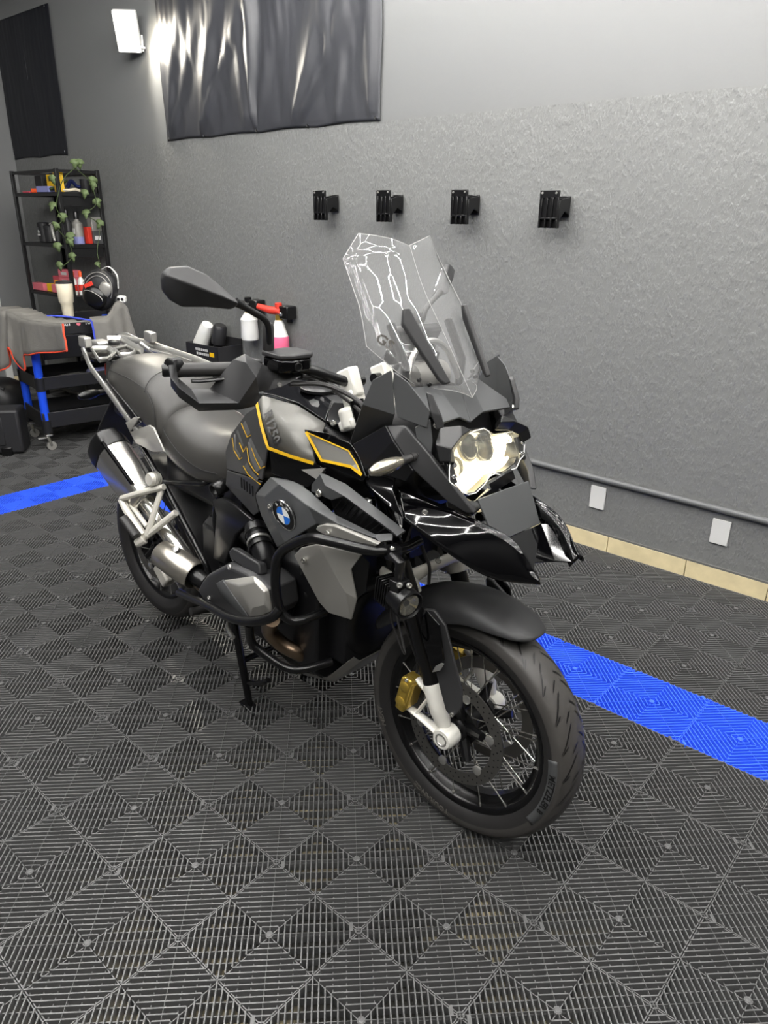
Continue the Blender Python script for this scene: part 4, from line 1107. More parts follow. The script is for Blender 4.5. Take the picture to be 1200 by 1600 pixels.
for s in (1, -1):
    def m_(p): return V(*p) if s > 0 else V(*mir(p))
    # finned barrel
    cz = m_((0.90, -0.10, 0.50)); ay = V(0, -s, 0)
    bm = bmesh.new(); pr = []
    for k in range(7): pr += [(0.02 + k * 0.012, 0.082), (0.025 + k * 0.012, 0.082), (0.0255 + k * 0.012, 0.070), (0.0315 + k * 0.012, 0.070)]
    add_lathe(bm, cz, ay, pr, 28)
    from_bm('cylinder_barrel', bm, 'engine_black', B, smooth=20)
    # head with the matte rim and the bright cover
    rim0 = [m_(p) for p in ((0.6336, -0.2700, 0.4461), (0.6651, -0.2720, 0.4914), (0.6992, -0.2720, 0.5294), (0.8108, -0.2700, 0.6105), (0.8491, -0.2700, 0.6148), (0.9257, -0.2720, 0.6207), (1.0075, -0.2720, 0.6035), (1.0190, -0.2700, 0.5371), (0.9986, -0.2700, 0.5054), (0.9102, -0.2720, 0.4643), (0.8590, -0.2720, 0.4435), (0.6718, -0.2700, 0.4233))]
    cen = sum(rim0, Vector()) / len(rim0)
    def ins(P, k, dy, dz=0): return [cen + (p - cen) * k + V(0, -s * dy, dz) for p in P]
    hd = loft('cylinder_head', [ins(rim0, 0.80, -0.115), ins(rim0, 0.98, -0.09), ins(rim0, 1.0, -0.01), ins(rim0, 0.985, 0.0), ins(rim0, 0.93, 0.012), ins(rim0, 0.86, 0.016)], 'black_matte', B, smooth=30, bevel=0.004)
    cvv = [(0.8013, -0.2920, 0.5529), (0.9560, -0.2920, 0.6312), (0.9883, -0.2900, 0.6256), (1.0198, -0.2880, 0.6102), (1.0270, -0.2850, 0.5462), (0.9871, -0.2880, 0.5154), (0.9291, -0.2900, 0.4861), (0.8720, -0.2930, 0.5170), (0.8988, -0.3060, 0.5806), (0.9778, -0.3060, 0.6248), (1.0152, -0.3040, 0.6079), (1.0179, -0.3020, 0.5686), (0.9615, -0.3040, 0.5347)]
    fs = [(0, 1, 9, 8), (1, 2, 3, 10, 9), (3, 4, 11, 10), (4, 5, 6, 12, 11), (6, 7, 8, 12), (7, 0, 8), (8, 9, 10, 11, 12)]
    bm = bmesh.new(); bm_data(bm, [m_(p) for p in cvv], fs)
    o = from_bm('head_cover', bm, 'cover_alu', hd, smooth=25, solid=0.010, offset=-1 if s > 0 else -1, bevel=0.004, seg=3)
    st_ = [(0.7603, -0.2900, 0.5250), (0.7980, -0.2920, 0.5537), (0.8673, -0.2920, 0.5147), (0.9215, -0.2890, 0.4823), (0.8731, -0.2860, 0.4681), (0.7810, -0.2870, 0.4935)]
    bm = bmesh.new(); bm_data(bm, [m_(p) for p in st_], [(0, 1, 2, 5), (2, 3, 4, 5)])
    from_bm('cover_step', bm, 'charcoal', hd, solid=0.010, offset=-1, bevel=0.003)
    bolt(m_((0.8272, -0.2860, 0.6052)), (0, -s, 0.3), 0.0085, hd, 'alu')
    bolt(m_((0.7160, -0.2860, 0.4569)), (0, -s, 0.3), 0.0075, hd, 'alu')
    # intake: throttle body, bellows, bracket
    bm = bmesh.new()
    add_tube(bm, [m_((0.9132, -0.1900, 0.5996)), m_((0.9039, -0.2150, 0.6493)), m_((0.8771, -0.2150, 0.6802)), m_((0.8223, -0.1900, 0.7072))], [0.030, 0.034, 0.031, 0.030], 16)
    tb = from_bm('throttle_body', bm, 'engine_black', B)
    for k, (p, r) in enumerate(((m_((0.8887, -0.2170, 0.6687)), 0.037), (m_((0.8771, -0.2150, 0.6822)), 0.036), (m_((0.8517, -0.2050, 0.6969)), 0.036))):
        ring('hose_clamp', p, m_((0.8771, -0.2150, 0.6802)) - m_((0.8223, -0.1900, 0.7072)), [(-0.004, r - 0.004), (0.004, r - 0.004), (0.004, r), (-0.004, r)], 'alu' if k == 1 else 'black_semi', tb, n=20)
    q = [(0.7905, -0.2620, 0.6337), (0.8075, -0.2620, 0.6544), (0.9366, -0.2620, 0.6519), (0.9491, -0.2650, 0.6236), (0.9321, -0.2680, 0.6098), (0.8050, -0.2680, 0.6181)]
    plate('head_bracket', [m_(p) for p in (q if s > 0 else q[::-1])], 0.03, 'black_matte', B, nrm=(0, -s, 0.3), bevel=0.005)
    # header pipe
    tube('exhaust_header', round_path([m_((0.9879, -0.2550, 0.4907)), m_((0.9403, -0.2350, 0.4248)), m_((0.9624, -0.2000, 0.3703)), m_((1.0098, -0.1650, 0.3474)), m_((0.98, -0.10, 0.29)), m_((0.80, -0.09, 0.265)), m_((0.60, -0.11, 0.285))], 0.05), 0.0235, 'header_pipe', B, n=16)
    # lower frame and foot rest
    box('frame_plate', m_((0.62, -0.145, 0.48)), (0.10, 0.018, 0.30), 'frame_black', B, bevel=0.006)
    cyl('rider_peg', m_((0.60, -0.155, 0.335)), m_((0.585, -0.275, 0.345)), 0.014, 'rubber', B)

# ---- frame tubes
bar('frame_tube', [(0.0980, -0.1500, 0.7620), (0.2713, -0.1680, 0.6707), (0.5286, -0.1750, 0.4639), (0.5365, -0.1650, 0.4086)], 0.0105, R=0.02)
bar('frame_tube', [(0.2616, -0.1620, 0.6760), (0.4930, -0.1500, 0.7341), (0.5183, -0.1000, 0.7615)], 0.0095, R=0.02)
bar('frame_tube', [(0.7510, -0.1600, 0.4931), (0.5803, -0.1500, 0.5273), (0.5499, -0.1500, 0.6424), (0.5756, -0.1400, 0.7256)], 0.0125, R=0.06)
bar('frame_tube', [(1.10, -0.07, 0.92), (0.98, -0.15, 0.78), (1.02, -0.16, 0.62)], 0.016, R=0.05)
# open tube end and injector cover under the seat
for s in (1, -1):
    def m_(p): return V(*p) if s > 0 else V(*mir(p))
    a, b = m_((0.6016, -0.1850, 0.7503)), m_((0.6020, -0.1400, 0.7617))
    tube('cover_tube', [a, b], 0.021, 'black_semi', B, n=18, caps=False, solid=0.003)
    ic = [(0.5952, -0.1750, 0.7160), (0.6373, -0.1650, 0.7352), (0.7334, -0.1850, 0.7427), (0.8364, -0.2000, 0.7349), (0.7589, -0.2050, 0.6624), (0.6673, -0.1850, 0.5248), (0.5718, -0.1650, 0.5008), (0.6246, -0.1820, 0.6750)]
    bm = bmesh.new(); bm_data(bm, [m_(p) for p in ic], [(0, 1, 2, 3, 4, 7), (7, 4, 5, 6)])
    bmesh.ops.recalc_face_normals(bm, faces=bm.faces)
    from_bm('injector_cover', bm, 'black_semi', B, solid=0.02, offset=0, bevel=0.004, smooth=25)
bm = bmesh.new()
add_loft(bm, hexa(0.20, 0.66, 0.115, 0.62, 0.82))
add_loft(bm, hexa(-0.22, 0.25, 0.09, 0.78, 0.92))
from_bm('under_seat_tray', bm, 'engine_black', B, bevel=0.01)

# ---- seats
def seat(name, st_, m, nseg=15):
    rings = []
    for (x, w, zt, zb, cr_) in st_:
        r = []
        for k in range(nseg):
            u = -1 + 2 * k / (nseg - 1)
            y = w * math.sin(u * PI / 2)
            zz = zt - (zt - zb) * (1 - math.cos(u * PI / 2)) ** cr_
            r.append((x, -y, zz))
        wb = w * 0.93
        r += [(x, -wb * (1 - 2 * k / 4), zb - 0.012) for k in range(5)]
        rings.append(r)
    return loft(name, rings, m, B, sub=1, smooth=60)
def SEAT_ROWS():
    return ([(-0.195, 0.085, 1.000, 0.965, 1.5), (-0.185, 0.115, 1.022, 0.952, 1.5), (-0.150, 0.140, 1.040, 0.942, 1.7), (-0.06, 0.160, 1.048, 0.925, 1.8), (0.06, 0.168, 1.042, 0.895, 1.8), (0.16, 0.168, 1.020, 0.855, 1.6), (0.225, 0.160, 0.985, 0.825, 1.4), (0.250, 0.150, 0.945, 0.812, 1.3), (0.262, 0.130, 0.90, 0.808, 1.2)],
            [(0.175, 0.110, 0.90, 0.83, 1.2), (0.200, 0.140, 0.925, 0.805, 1.4), (0.245, 0.158, 0.932, 0.79, 1.5), (0.32, 0.168, 0.915, 0.77, 1.6), (0.42, 0.170, 0.895, 0.748, 1.6), (0.50, 0.160, 0.893, 0.745, 1.5), (0.58, 0.135, 0.912, 0.765, 1.3), (0.635, 0.108, 0.940, 0.80, 1.2), (0.665, 0.088, 0.955, 0.84, 1.2)])
ra_, fr_ = SEAT_ROWS()
RS = seat('pillion_seat', ra_, 'seat_vinyl')
FS = seat('rider_seat', fr_, 'seat_vinyl')
def on_seat(rows, x, u):
    for a, b in zip(rows, rows[1:]):
        if a[0] <= x <= b[0]:
            f = (x - a[0]) / (b[0] - a[0]); w, zt, zb, c = [a[i] + (b[i] - a[i]) * f for i in (1, 2, 3, 4)]
            return V(x, -w * math.sin(u * PI / 2), zt - (zt - zb) * (1 - math.cos(u * PI / 2)) ** c) * 1.0
    return V(x, 0, rows[-1][2])
for s in (1, -1):
    tube('seam', smooth_path([on_seat(ra_, x, s * u) + V(0, -0.002 * s, 0.001) for x, u in ((-0.17, 0.80), (-0.05, 0.74), (0.06, 0.70), (0.15, 0.66), (0.20, 0.74), (0.225, 0.9))], 6), 0.0016, 'seat_side', RS, n=5)
    tube('seam', smooth_path([on_seat(fr_, x, s * u) + V(0, -0.002 * s, 0.001) for x, u in ((0.21, 0.70), (0.28, 0.78), (0.38, 0.84), (0.48, 0.88), (0.56, 0.92))], 6), 0.0016, 'seat_side', FS, n=5)
tube('seam', smooth_path([on_seat(ra_, 0.12 + 0.03 * abs(u), u) + V(0.0, 0, 0.0012) for u in [-0.7 + 1.4 * k / 10 for k in range(11)]], 4), 0.0016, 'seat_side', RS, n=5)

# ---- tail: grab rails, rack and side plates
for s in (1, -1):
    def m_(p): return V(*p) if s > 0 else V(*mir(p))
    tube('grab_rail', round_path([m_((-0.3643, -0.1200, 1.0314)), m_((-0.2478, -0.1500, 0.9807)), m_((-0.1518, -0.1600, 0.9490)), m_((0.0488, -0.1680, 0.8524)), m_((0.1667, -0.1680, 0.7989))], 0.03), 0.008, 'alu', B, n=10, flat=1.6)
    sp = [(0.0405, -0.1720, 0.8394), (0.1008, -0.1700, 0.8714), (0.1420, -0.1700, 0.8806), (0.0762, -0.1760, 0.8132), (0.2125, -0.1740, 0.8702), (0.2417, -0.1740, 0.8681), (0.3075, -0.1760, 0.7996), (0.2339, -0.1780, 0.7809), (0.1163, -0.1780, 0.7835)]
    bm = bmesh.new(); bm_data(bm, [m_(p) for p in sp], [(0, 1, 2, 3), (3, 4, 5, 6, 7, 8)])
    bmesh.ops.recalc_face_normals(bm, faces=bm.faces)
    from_bm('tail_plate', bm, 'titan_grey', B, solid=0.008, offset=0, bevel=0.003, smooth=20)
    tr_ = [(-0.1194, -0.1550, 0.9639), (0.0534, -0.1660, 0.9065), (0.1492, -0.1680, 0.8637), (0.0948, -0.1650, 0.8322), (-0.0097, -0.1600, 0.8736), (-0.1655, -0.1500, 0.9308)]
    bm = bmesh.new(); bm_data(bm, [m_(p) for p in tr_], [(0, 1, 4, 5), (1, 2, 3, 4)])
    from_bm('tail_side', bm, 'black_semi', B, solid=0.01, offset=0, bevel=0.003)
    box('rack_stop', m_((-0.3083, -0.1350, 1.0678)), (0.055, 0.030, 0.040), 'alu', B, bevel=0.005)

def slat(P, r, closed=False, nm='rack_arm', flat=0.45):
    Q = [Vector(p) for p in P]
    if closed: Q = Q + [Q[0]]
    return tube(nm, round_path(Q, 0.012), r, 'alu', B, n=10, flat=flat, up=(0, 0.6, 0.8))
slat([(-0.3318, -0.1020, 1.0350), (-0.2897, -0.0528, 1.0400), (-0.1997, -0.0807, 1.0350), (-0.1436, -0.1320, 1.0300), (-0.1357, -0.1675, 1.0300), (-0.2671, -0.1209, 1.0300)], 0.011, True)
slat([(-0.2316, -0.0611, 1.0450), (-0.2711, 0.0118, 1.0450), (-0.1850, -0.0001, 1.0400), (-0.1329, -0.0411, 1.0400), (-0.1410, -0.0826, 1.0400)], 0.010, True)
slat([(-0.4210, 0.0087, 1.0500), (-0.3972, 0.0565, 1.0500), (-0.1487, 0.0094, 1.0450)], 0.014)
slat([(-0.2795, -0.0577, 1.0420), (-0.1837, -0.0808, 1.0400), (-0.1266, -0.1302, 1.0350)], 0.010)
tube('grab_rail', round_path([(-0.5354, 0.1150, 1.0278), (-0.3442, 0.1500, 1.0303), (-0.2318, 0.1650, 1.0209), (-0.0255, 0.1750, 1.0138), (0.1033, 0.1750, 1.0021)], 0.04), 0.0125, 'alu', B, n=10, flat=1.4)
tube('grab_rail', round_path([(-0.3894, 0.1200, 1.0205), (-0.2574, 0.1450, 1.0109), (-0.0471, 0.1600, 1.0067)], 0.04), 0.008, 'alu', B, n=8)
plate('rack_stop', [(-0.5560, 0.1100, 1.0465), (-0.5028, 0.1350, 1.0577), (-0.4358, 0.1500, 1.0452), (-0.4377, 0.1500, 1.0318), (-0.5343, 0.1250, 1.0165), (-0.5531, 0.1100, 1.0309)], 0.025, 'alu', B, nrm=(0.5, -0.6, 0.6), bevel=0.003)
blo = (-0.3652, -0.0461, 1.0450)
box('rack_boss', blo, (0.075, 0.060, 0.026), 'alu', B, bevel=0.008)
box('rack_base', (-0.3438, -0.0345, 1.0000), (0.11, 0.16, 0.02), 'black_semi', B, bevel=0.005)
lathe('rack_lock', (-0.3048, -0.0233, 1.0500), (0, 0, 1), [(0, 0.022), (0.012, 0.022), (0.016, 0.016), (0.016, 0.001)], 'black_semi', B, n=20)
bm = bmesh.new(); add_loft(bm, [[(x, -w, z0), (x, -w * 0.8, z1), (x, w * 0.8, z1), (x, w, z0)] for x, w, z0, z1 in ((-0.34, 0.055, 0.90, 0.985), (-0.24, 0.085, 0.86, 1.0), (0.0, 0.10, 0.82, 0.95))])
from_bm('tail_unit', bm, 'black_semi', B, bevel=0.008)
box('tail_lamp', (-0.352, 0, 0.945), (0.02, 0.09, 0.05), 'red', B, bevel=0.006)
bm = bmesh.new(); add_loft(bm, [[(x, -w, z), (x, w, z), (x, w, z - 0.012), (x, -w, z - 0.012)] for x, w, z in ((-0.26, 0.07, 0.86), (-0.37, 0.085, 0.72), (-0.44, 0.09, 0.60))])
from_bm('plate_carrier', bm, 'black_matte', B, bevel=0.004)
def indicator(c, d, m_lens):
    c = Vector(c); d = Vector(d).normalized()
    o = lathe('indicator', c, d, [(0, 0.008), (0.022, 0.010), (0.035, 0.015), (0.060, 0.018), (0.085, 0.016), (0.104, 0.008), (0.106, 0.001)], m_lens, B, n=16)
    lathe('indicator_stem', c - d * 0.03, d, [(0, 0.012), (0.012, 0.012), (0.013, 0.0095), (0.024, 0.011), (0.025, 0.009), (0.05, 0.011)], 'rubber', o, n=12)
indicator((1.4117, -0.1950, 1.0744), Vector((1.3911, -0.2750, 1.0579)) - Vector((1.4117, -0.1950, 1.0744)), 'reflector')
indicator(mir((1.4117, -0.1950, 1.0744)), Vector(mir((1.3913, -0.2750, 1.0550))) - Vector(mir((1.4117, -0.1950, 1.0744))), 'reflector')
indicator((-0.27, -0.10, 0.88), (0.1, -1, -0.05), 'black_semi'); indicator((-0.27, 0.10, 0.88), (0.1, 1, -0.05), 'black_semi')

# ---- exhaust: connecting muffler with a ring mouth, end silencer with a black cap
tube('exhaust_collector', [(0.62, -0.10, 0.29), (0.50, -0.14, 0.34), (0.4933, -0.1850, 0.3980)], 0.030, 'header_pipe', B, n=16)
a, b = Vector((0.4946, -0.1950, 0.4139)), Vector((0.3277, -0.2250, 0.4495))
d = (b - a)
MC = lathe('exhaust_shield', a, d, [(0, 0.047), (0.004, 0.051), (d.length * 0.55, 0.052), (d.length * 0.97, 0.049), (d.length, 0.044), (d.length, 0.040), (d.length * 0.9, 0.040)], 'exhaust', B, n=32, caps=False, smooth=50)
lathe('shield_core', a - d * 0.3, d, [(0, 0.030), (d.length * 1.25, 0.034), (d.length * 1.25, 0.001)], 'black_semi', MC, n=20)
lathe('shield_badge', Vector((0.4925, -0.2620, 0.5330)), (0.15, -0.6, 0.75), [(-0.01, 0.012), (0.004, 0.012), (0.005, 0.009), (0.005, 0.001)], 'alu', MC, n=16)
def sil_ring(c, ax_, w, h, up=V(0, 0, 1)):
    ax_ = ax_.normalized(); y = V(0, 1, 0); y = (y - ax_ * y.dot(ax_)).normalized(); z = ax_.cross(y)
    if z.z < 0: z = -z
    pr = [(-0.62, -1), (-1, -0.55), (-1, 0.35), (-0.72, 0.86), (-0.35, 1), (0.5, 1), (1, 0.6), (1, -0.6), (0.6, -1)]
    return [c + y * (p * w) + z * (q * h) for p, q in pr]
e0, e1 = Vector((-0.0405, -0.2150, 0.7387)), Vector((0.2685, -0.1900, 0.5362))
ax_ = e1 - e0
SIL = loft('silencer', [sil_ring(e0 + ax_ * t, ax_, w, h) for t, w, h in ((0.12, 0.060, 0.075), (0.45, 0.058, 0.072), (0.62, 0.054, 0.066), (0.78, 0.045, 0.054))], 'alu_bright', B, smooth=35, bevel=0.008, seg=3)
loft('silencer_cap', [sil_ring(e0 + ax_ * t, ax_, w, h) for t, w, h in ((-0.085, 0.046, 0.060), (-0.06, 0.056, 0.070), (0.06, 0.0625, 0.078), (0.14, 0.062, 0.077))], 'black_semi', SIL, smooth=35, bevel=0.006, seg=3)
tube('silencer_strip', [sil_ring(e0 + ax_ * t, ax_, 0.062, 0.077)[3] for t in (0.08, 0.4, 0.62)], 0.007, 'black_gloss', SIL, n=8)
R_ = sil_ring(e0 + ax_ * 0.70, ax_, 0.056, 0.066); R2 = sil_ring(e0 + ax_ * 0.76, ax_, 0.053, 0.063)
loft('silencer_band', [R_, R2], 'exhaust', SIL, smooth=35, bevel=0.003)
tube('exhaust_pipe', smooth_path([e0 + ax_ * 0.74, e0 + ax_ * 1.05, e0 + ax_ * 1.4, Vector((0.4545, -0.1850, 0.4070))], 5), 0.030, 'alu_bright', B, n=16)

# ---- passenger peg bracket: cast triangle bolted to the frame tube
pb_ = [(0.1843, -0.2850, 0.6171), (0.3191, -0.1950, 0.6839), (0.3931, -0.1950, 0.6142), (0.3087, -0.2750, 0.5129), (0.3035, -0.2850, 0.4995)]
def barp(P, w, m='alu_cast', nm='peg_bracket', par=None):
    return tube(nm, P, w, m, par or B, n=8, flat=0.75)
for s in (1, -1):
    def m_(p): return V(*p) if s > 0 else V(*mir(p))
    bm = bmesh.new()
    for P, r in (([(0.1419, -0.2620, 0.6009), (0.2408, -0.2250, 0.6487), (0.3098, -0.1900, 0.6777)], 0.0140), ([(0.1415, -0.2620, 0.5984), (0.1732, -0.2620, 0.5672), (0.2803, -0.2620, 0.5089)], 0.0150), ([(0.2961, -0.1900, 0.6666), (0.2946, -0.2580, 0.5079)], 0.0125),
                 ([(0.3766, -0.1880, 0.6048), (0.2803, -0.2580, 0.4981)], 0.0155), ([(0.1797, -0.2450, 0.5821), (0.2845, -0.2500, 0.5407), (0.3001, -0.2360, 0.5566)], 0.0095)):
        add_tube(bm, [m_(p) for p in P], r, 8, flat=0.8)
    PBk = from_bm('peg_bracket', bm, 'alu_cast', B, bevel=0.002)
    bmx = bmesh.new(); add_tube(bmx, [m_((0.2873, -0.2620, 0.4969)), m_((0.2699, -0.2850, 0.4779))], [0.018, 0.015], 10)
    from_bm('peg_hinge', bmx, 'alu_cast', PBk, bevel=0.002)
    bmx = bmesh.new(); add_tube(bmx, [m_((0.2888, -0.2900, 0.5149)), m_((0.2182, -0.3000, 0.5652))], [0.019, 0.017], 10, flat=0.7)
    from_bm('peg_rubber', bmx, 'rubber', PBk, bevel=0.003)
    kb = m_((0.2724, -0.2150, 0.7000))
    K = lathe('preload_knob', kb, (0.1, -s, 0.15), [(-0.03, 0.021), (-0.004, 0.023), (0.006, 0.023), (0.010, 0.020), (0.010, 0.001)], 'alu_cast', B, n=20)
    for k in range(3): ring('knob_groove', kb + V(0, s * (0.006 + 0.007 * k), 0), (0.1, -s, 0.15), [(-0.0015, 0.022), (0.0015, 0.022), (0.0015, 0.0245), (-0.0015, 0.0245)], 'alu', K, n=20)

# ---- small hardware between the crash bar and the fork
tube('steering_head', round_path([(1.2625, -0.1000, 0.7012), (1.3050, -0.1100, 0.7007), (1.3445, -0.0900, 0.7117), (1.3503, -0.0500, 0.7195)], 0.02), 0.017, 'alu_cast', B, n=12, flat=0.6, up=(0, 0, 1))
tube('sensor_cable', smooth_path([(1.3866, -0.1100, 0.8499), (1.3966, -0.1000, 0.8088), (1.4110, -0.0900, 0.7688), (1.4016, -0.0750, 0.7131)], 6), 0.0045, 'rubber', B, n=7)
for q_ in ((1.4295, -0.0800, 0.7904), (1.4484, -0.1700, 0.9481)): bolt(q_, (0.5, -0.8, 0.2), 0.008)
tube('brace_tube', [(1.3791, -0.1500, 0.7965), (1.4049, -0.1250, 0.6898)], 0.012, 'black_semi', B, n=12)

# ---- rear hub details: swing arm, brake caliper, hugger
tube('swing_arm', round_path([(0.62, 0.12, 0.42), (0.30, 0.14, 0.37), (0.02, 0.13, 0.32)], 0.1), [0.045, 0.05, 0.055, 0.055, 0.06, 0.06, 0.06, 0.07], 'engine_black', B, n=14)
box('rear_caliper', (0.10, -0.090, 0.235), (0.09, 0.05, 0.06), 'alu_cast', B, rot=Matrix.Rotation(0.7, 3, 'Y'), bevel=0.008)
rows = []
for deg in range(-15, 150, 15):
    a_ = math.radians(deg); r0 = 0.345
    rows.append([(r0 * math.cos(a_) - 0.03 * 0, 0.095 * math.sin(u), 0.318 + r0 * math.sin(a_) - 0.03 * (1 - math.cos(u))) for u in [-1.4 + 2.8 * k / 8 for k in range(9)]])
grid_surf('rear_mudguard', rows, 'black_matte', B, solid=0.004, offset=0, smooth=180)
tube('rear_shock', [(0.34, 0.03, 0.44), (0.44, 0.03, 0.80)], 0.028, 'black_semi', B, n=14)
# chain of the rear brake lever
tube('brake_lever', round_path([(0.66, -0.17, 0.36), (0.74, -0.24, 0.34), (0.80, -0.26, 0.345)], 0.03), 0.007, 'alu', B, n=8)

# ---- centre stand, standing on the floor
sf = (0.6987, -0.1280, -0.0184)
zf = -0.045
for s in (1, -1):
    bm = bmesh.new()
    add_tube(bm, [(0.585, -s * 0.115, 0.285), (0.655, -s * 0.125, 0.10), (0.690, -s * 0.125, zf + 0.012)], [0.0145, 0.014, 0.013], 10)
    add_box(bm, (0.700, -s * 0.128, zf + 0.008), (0.085, 0.040, 0.012), Matrix.Rotation(0.10, 3, 'Y'))
    sn = from_bm('stand_leg', bm, 'frame_black', B, bevel=0.003)
tube('stand_brace', [(0.645, -0.125, 0.12), (0.645, 0.125, 0.12)], 0.011, 'frame_black', B, n=10)
tube('stand_pedal', [(0.672, -0.120, 0.045), (0.80, -0.155, 0.125), (0.845, -0.16, 0.165)], [0.010, 0.010, 0.008], 'frame_black', B, n=10)

# ---- handlebar, grips, hand guards, levers, mirrors
for s in (1, -1):
    def m_(p): return V(*p) if s > 0 else V(*mir(p))
    hb = tube('handlebar', round_path([m_((1.075, -0.02, 1.168)), m_((1.070, -0.075, 1.166)), m_((1.035, -0.185, 1.212)), m_((0.955, -0.30, 1.205)), m_((0.885, -0.43, 1.203))], 0.05), 0.0135, 'black_semi', B, n=12)
    g0, g1 = m_((0.945, -0.315, 1.205)), m_((0.872, -0.450, 1.203))
    tube('grip', [g0, g0.lerp(g1, 0.12), g0.lerp(g1, 0.9), g1], [0.0185, 0.0175, 0.0175, 0.019], 'rubber', B, n=16)
    lathe('bar_end', g1, g1 - g0, [(0, 0.019), (0.012, 0.0205), (0.014, 0.016), (0.030, 0.016), (0.034, 0.013), (0.034, 0.001)], 'black_semi', B, n=18)
    lathe('switch_housing', g0, g0 - g1, [(-0.004, 0.026), (0.0, 0.028), (0.045, 0.028), (0.05, 0.024)], 'black_semi', B, n=16)
    tube('brake_lever' if s > 0 else 'clutch_lever', smooth_path([m_((1.005, -0.265, 1.205)), m_((0.970, -0.31, 1.192)), m_((0.925, -0.40, 1.182)), m_((0.912, -0.435, 1.182))], 5), [0.009, 0.006], 'black_semi', B, n=8, flat=0.7)
    # white bar clamp
    bm = bmesh.new(); add_box(bm, m_((1.072, -0.062, 1.165)), (0.056, 0.034, 0.075), Matrix.Rotation(-0.45, 3, 'Y')); add_box(bm, m_((1.095, -0.062, 1.11)), (0.042, 0.05, 0.08), Matrix.Rotation(-0.45, 3, 'Y'))
    add_lathe(bm, m_((1.128, -0.105, 1.085)), SAX, [(-0.02, 0.030), (0.03, 0.030), (0.034, 0.022), (0.034, 0.001)], 18)
    from_bm('bar_clamp', bm, 'alu_white', B, bevel=0.006, seg=3)
    # guard: arm from the bar end round the front, blade above
    hgA = [(0.8679, -0.4700, 1.2230), (0.8954, -0.4620, 1.2330), (0.8742, -0.4520, 1.1854), (0.8906, -0.4250, 1.1556), (0.9126, -0.3850, 1.1551), (0.9604, -0.3450, 1.2330), (0.9771, -0.3250, 1.2462), (1.0002, -0.2950, 1.2241), (1.0267, -0.2650, 1.2070), (1.0416, -0.2250, 1.1991), (1.0528, -0.2280, 1.1888),
           (1.0380, -0.2620, 1.1725), (1.0184, -0.2900, 1.1626), (1.0091, -0.3120, 1.1603), (1.0083, -0.3250, 1.1428), (0.9996, -0.3620, 1.1381), (0.9392, -0.4320, 1.1334), (0.9139, -0.4700, 1.1704), (0.8896, -0.4780, 1.1912),
           (0.8728, -0.4660, 1.1681), (0.8911, -0.4560, 1.1424), (0.9127, -0.4180, 1.1084), (0.9874, -0.3520, 1.1183), (1.0010, -0.3180, 1.1244), (1.0059, -0.3040, 1.1443), (1.0332, -0.3350, 1.2018), (1.0096, -0.3450, 1.2321)]
    off = {25: 0.018, 26: 0.010, 14: 0.012, 15: 0.014, 16: 0.016, 17: 0.012, 13: 0.012}
    P = []
    for i, p in enumerate(hgA):
        P.append(m_(p))
    fs = [(0, 1, 2, 17, 18), (2, 3, 16, 17), (3, 4, 15, 16), (4, 5, 26, 25, 15), (5, 6, 26), (26, 6, 7, 25), (25, 7, 8, 12, 13), (8, 9, 10, 11, 12), (15, 25, 13, 14), (18, 17, 20, 19), (17, 16, 21, 20), (16, 15, 22, 21), (15, 14, 23, 22), (14, 13, 24, 23)]
    bm = bmesh.new(); bm_data(bm, P, fs)
    bmesh.ops.recalc_face_normals(bm, faces=bm.faces)
    HG = from_bm('hand_guard', bm, 'black_matte', B, solid=0.006, offset=0, bevel=0.003, smooth=30)
    bolt(m_((1.0381, -0.2680, 1.1780)), (0.7, -s * 0.7, 0.1), 0.0065, HG, 'alu')
    lathe('guard_end', m_((0.8736, -0.4620, 1.2141)), (0.25, -s * 0.9, 0), [(-0.02, 0.020), (0.006, 0.021), (0.010, 0.016), (0.010, 0.001)], 'black_semi', HG, n=18)
    # mirror
    mo = [(0.9096, -0.5000, 1.4145), (0.9136, -0.4980, 1.4324), (0.9246, -0.4880, 1.4440), (0.9493, -0.4550, 1.4485), (0.9701, -0.4200, 1.4324), (0.9898, -0.3820, 1.3990), (0.9977, -0.3620, 1.3781), (1.0016, -0.3580, 1.3670), (0.9852, -0.3680, 1.3541), (0.9500, -0.4100, 1.3574), (0.9201, -0.4550, 1.3558), (0.9082, -0.4780, 1.3709), (0.9040, -0.4950, 1.3932)]
    MO = [m_(p) for p in mo]
    cen = sum(MO, Vector()) / len(MO)
    fwd = V(0.93, -0.30 * s, 0.10).normalized()
    ridge = [m_(p) + fwd * 0.030 for p in ((0.9097, -0.4900, 1.4238), (0.9428, -0.4450, 1.4056), (0.9728, -0.3950, 1.3850), (0.9948, -0.3620, 1.3692))]
    n_ = len(MO)
    bm = bmesh.new()
    Vm = [bm.verts.new(p) for p in MO]; Vr = [bm.verts.new(p) for p in ridge]; Vb = [bm.verts.new(cen + (p - cen) * 0.97 - fwd * 0.020) for p in MO]
    for f in ((Vm[0], Vm[1], Vr[0]), (Vm[1], Vm[2], Vr[0]), (Vm[2], Vm[3], Vr[1], Vr[0]), (Vm[3], Vm[4], Vr[1]), (Vm[4], Vm[5], Vr[2], Vr[1]), (Vm[5], Vm[6], Vr[3], Vr[2]), (Vm[6], Vm[7], Vr[3]), (Vm[7], Vm[8], Vr[3]), (Vm[8], Vm[9], Vr[2], Vr[3]), (Vm[9], Vm[10], Vr[1], Vr[2]), (Vm[10], Vm[11], Vr[0], Vr[1]), (Vm[11], Vm[12], Vr[0]), (Vm[12], Vm[0], Vr[0])): bm.faces.new(f)
    for i in range(n_): bm.faces.new((Vm[i], Vb[i], Vb[(i + 1) % n_], Vm[(i + 1) % n_]))
    bm.faces.new(Vb)
    MR = from_bm('mirror', bm, 'black_matte', B, bevel=0.005, seg=3, smooth=35)
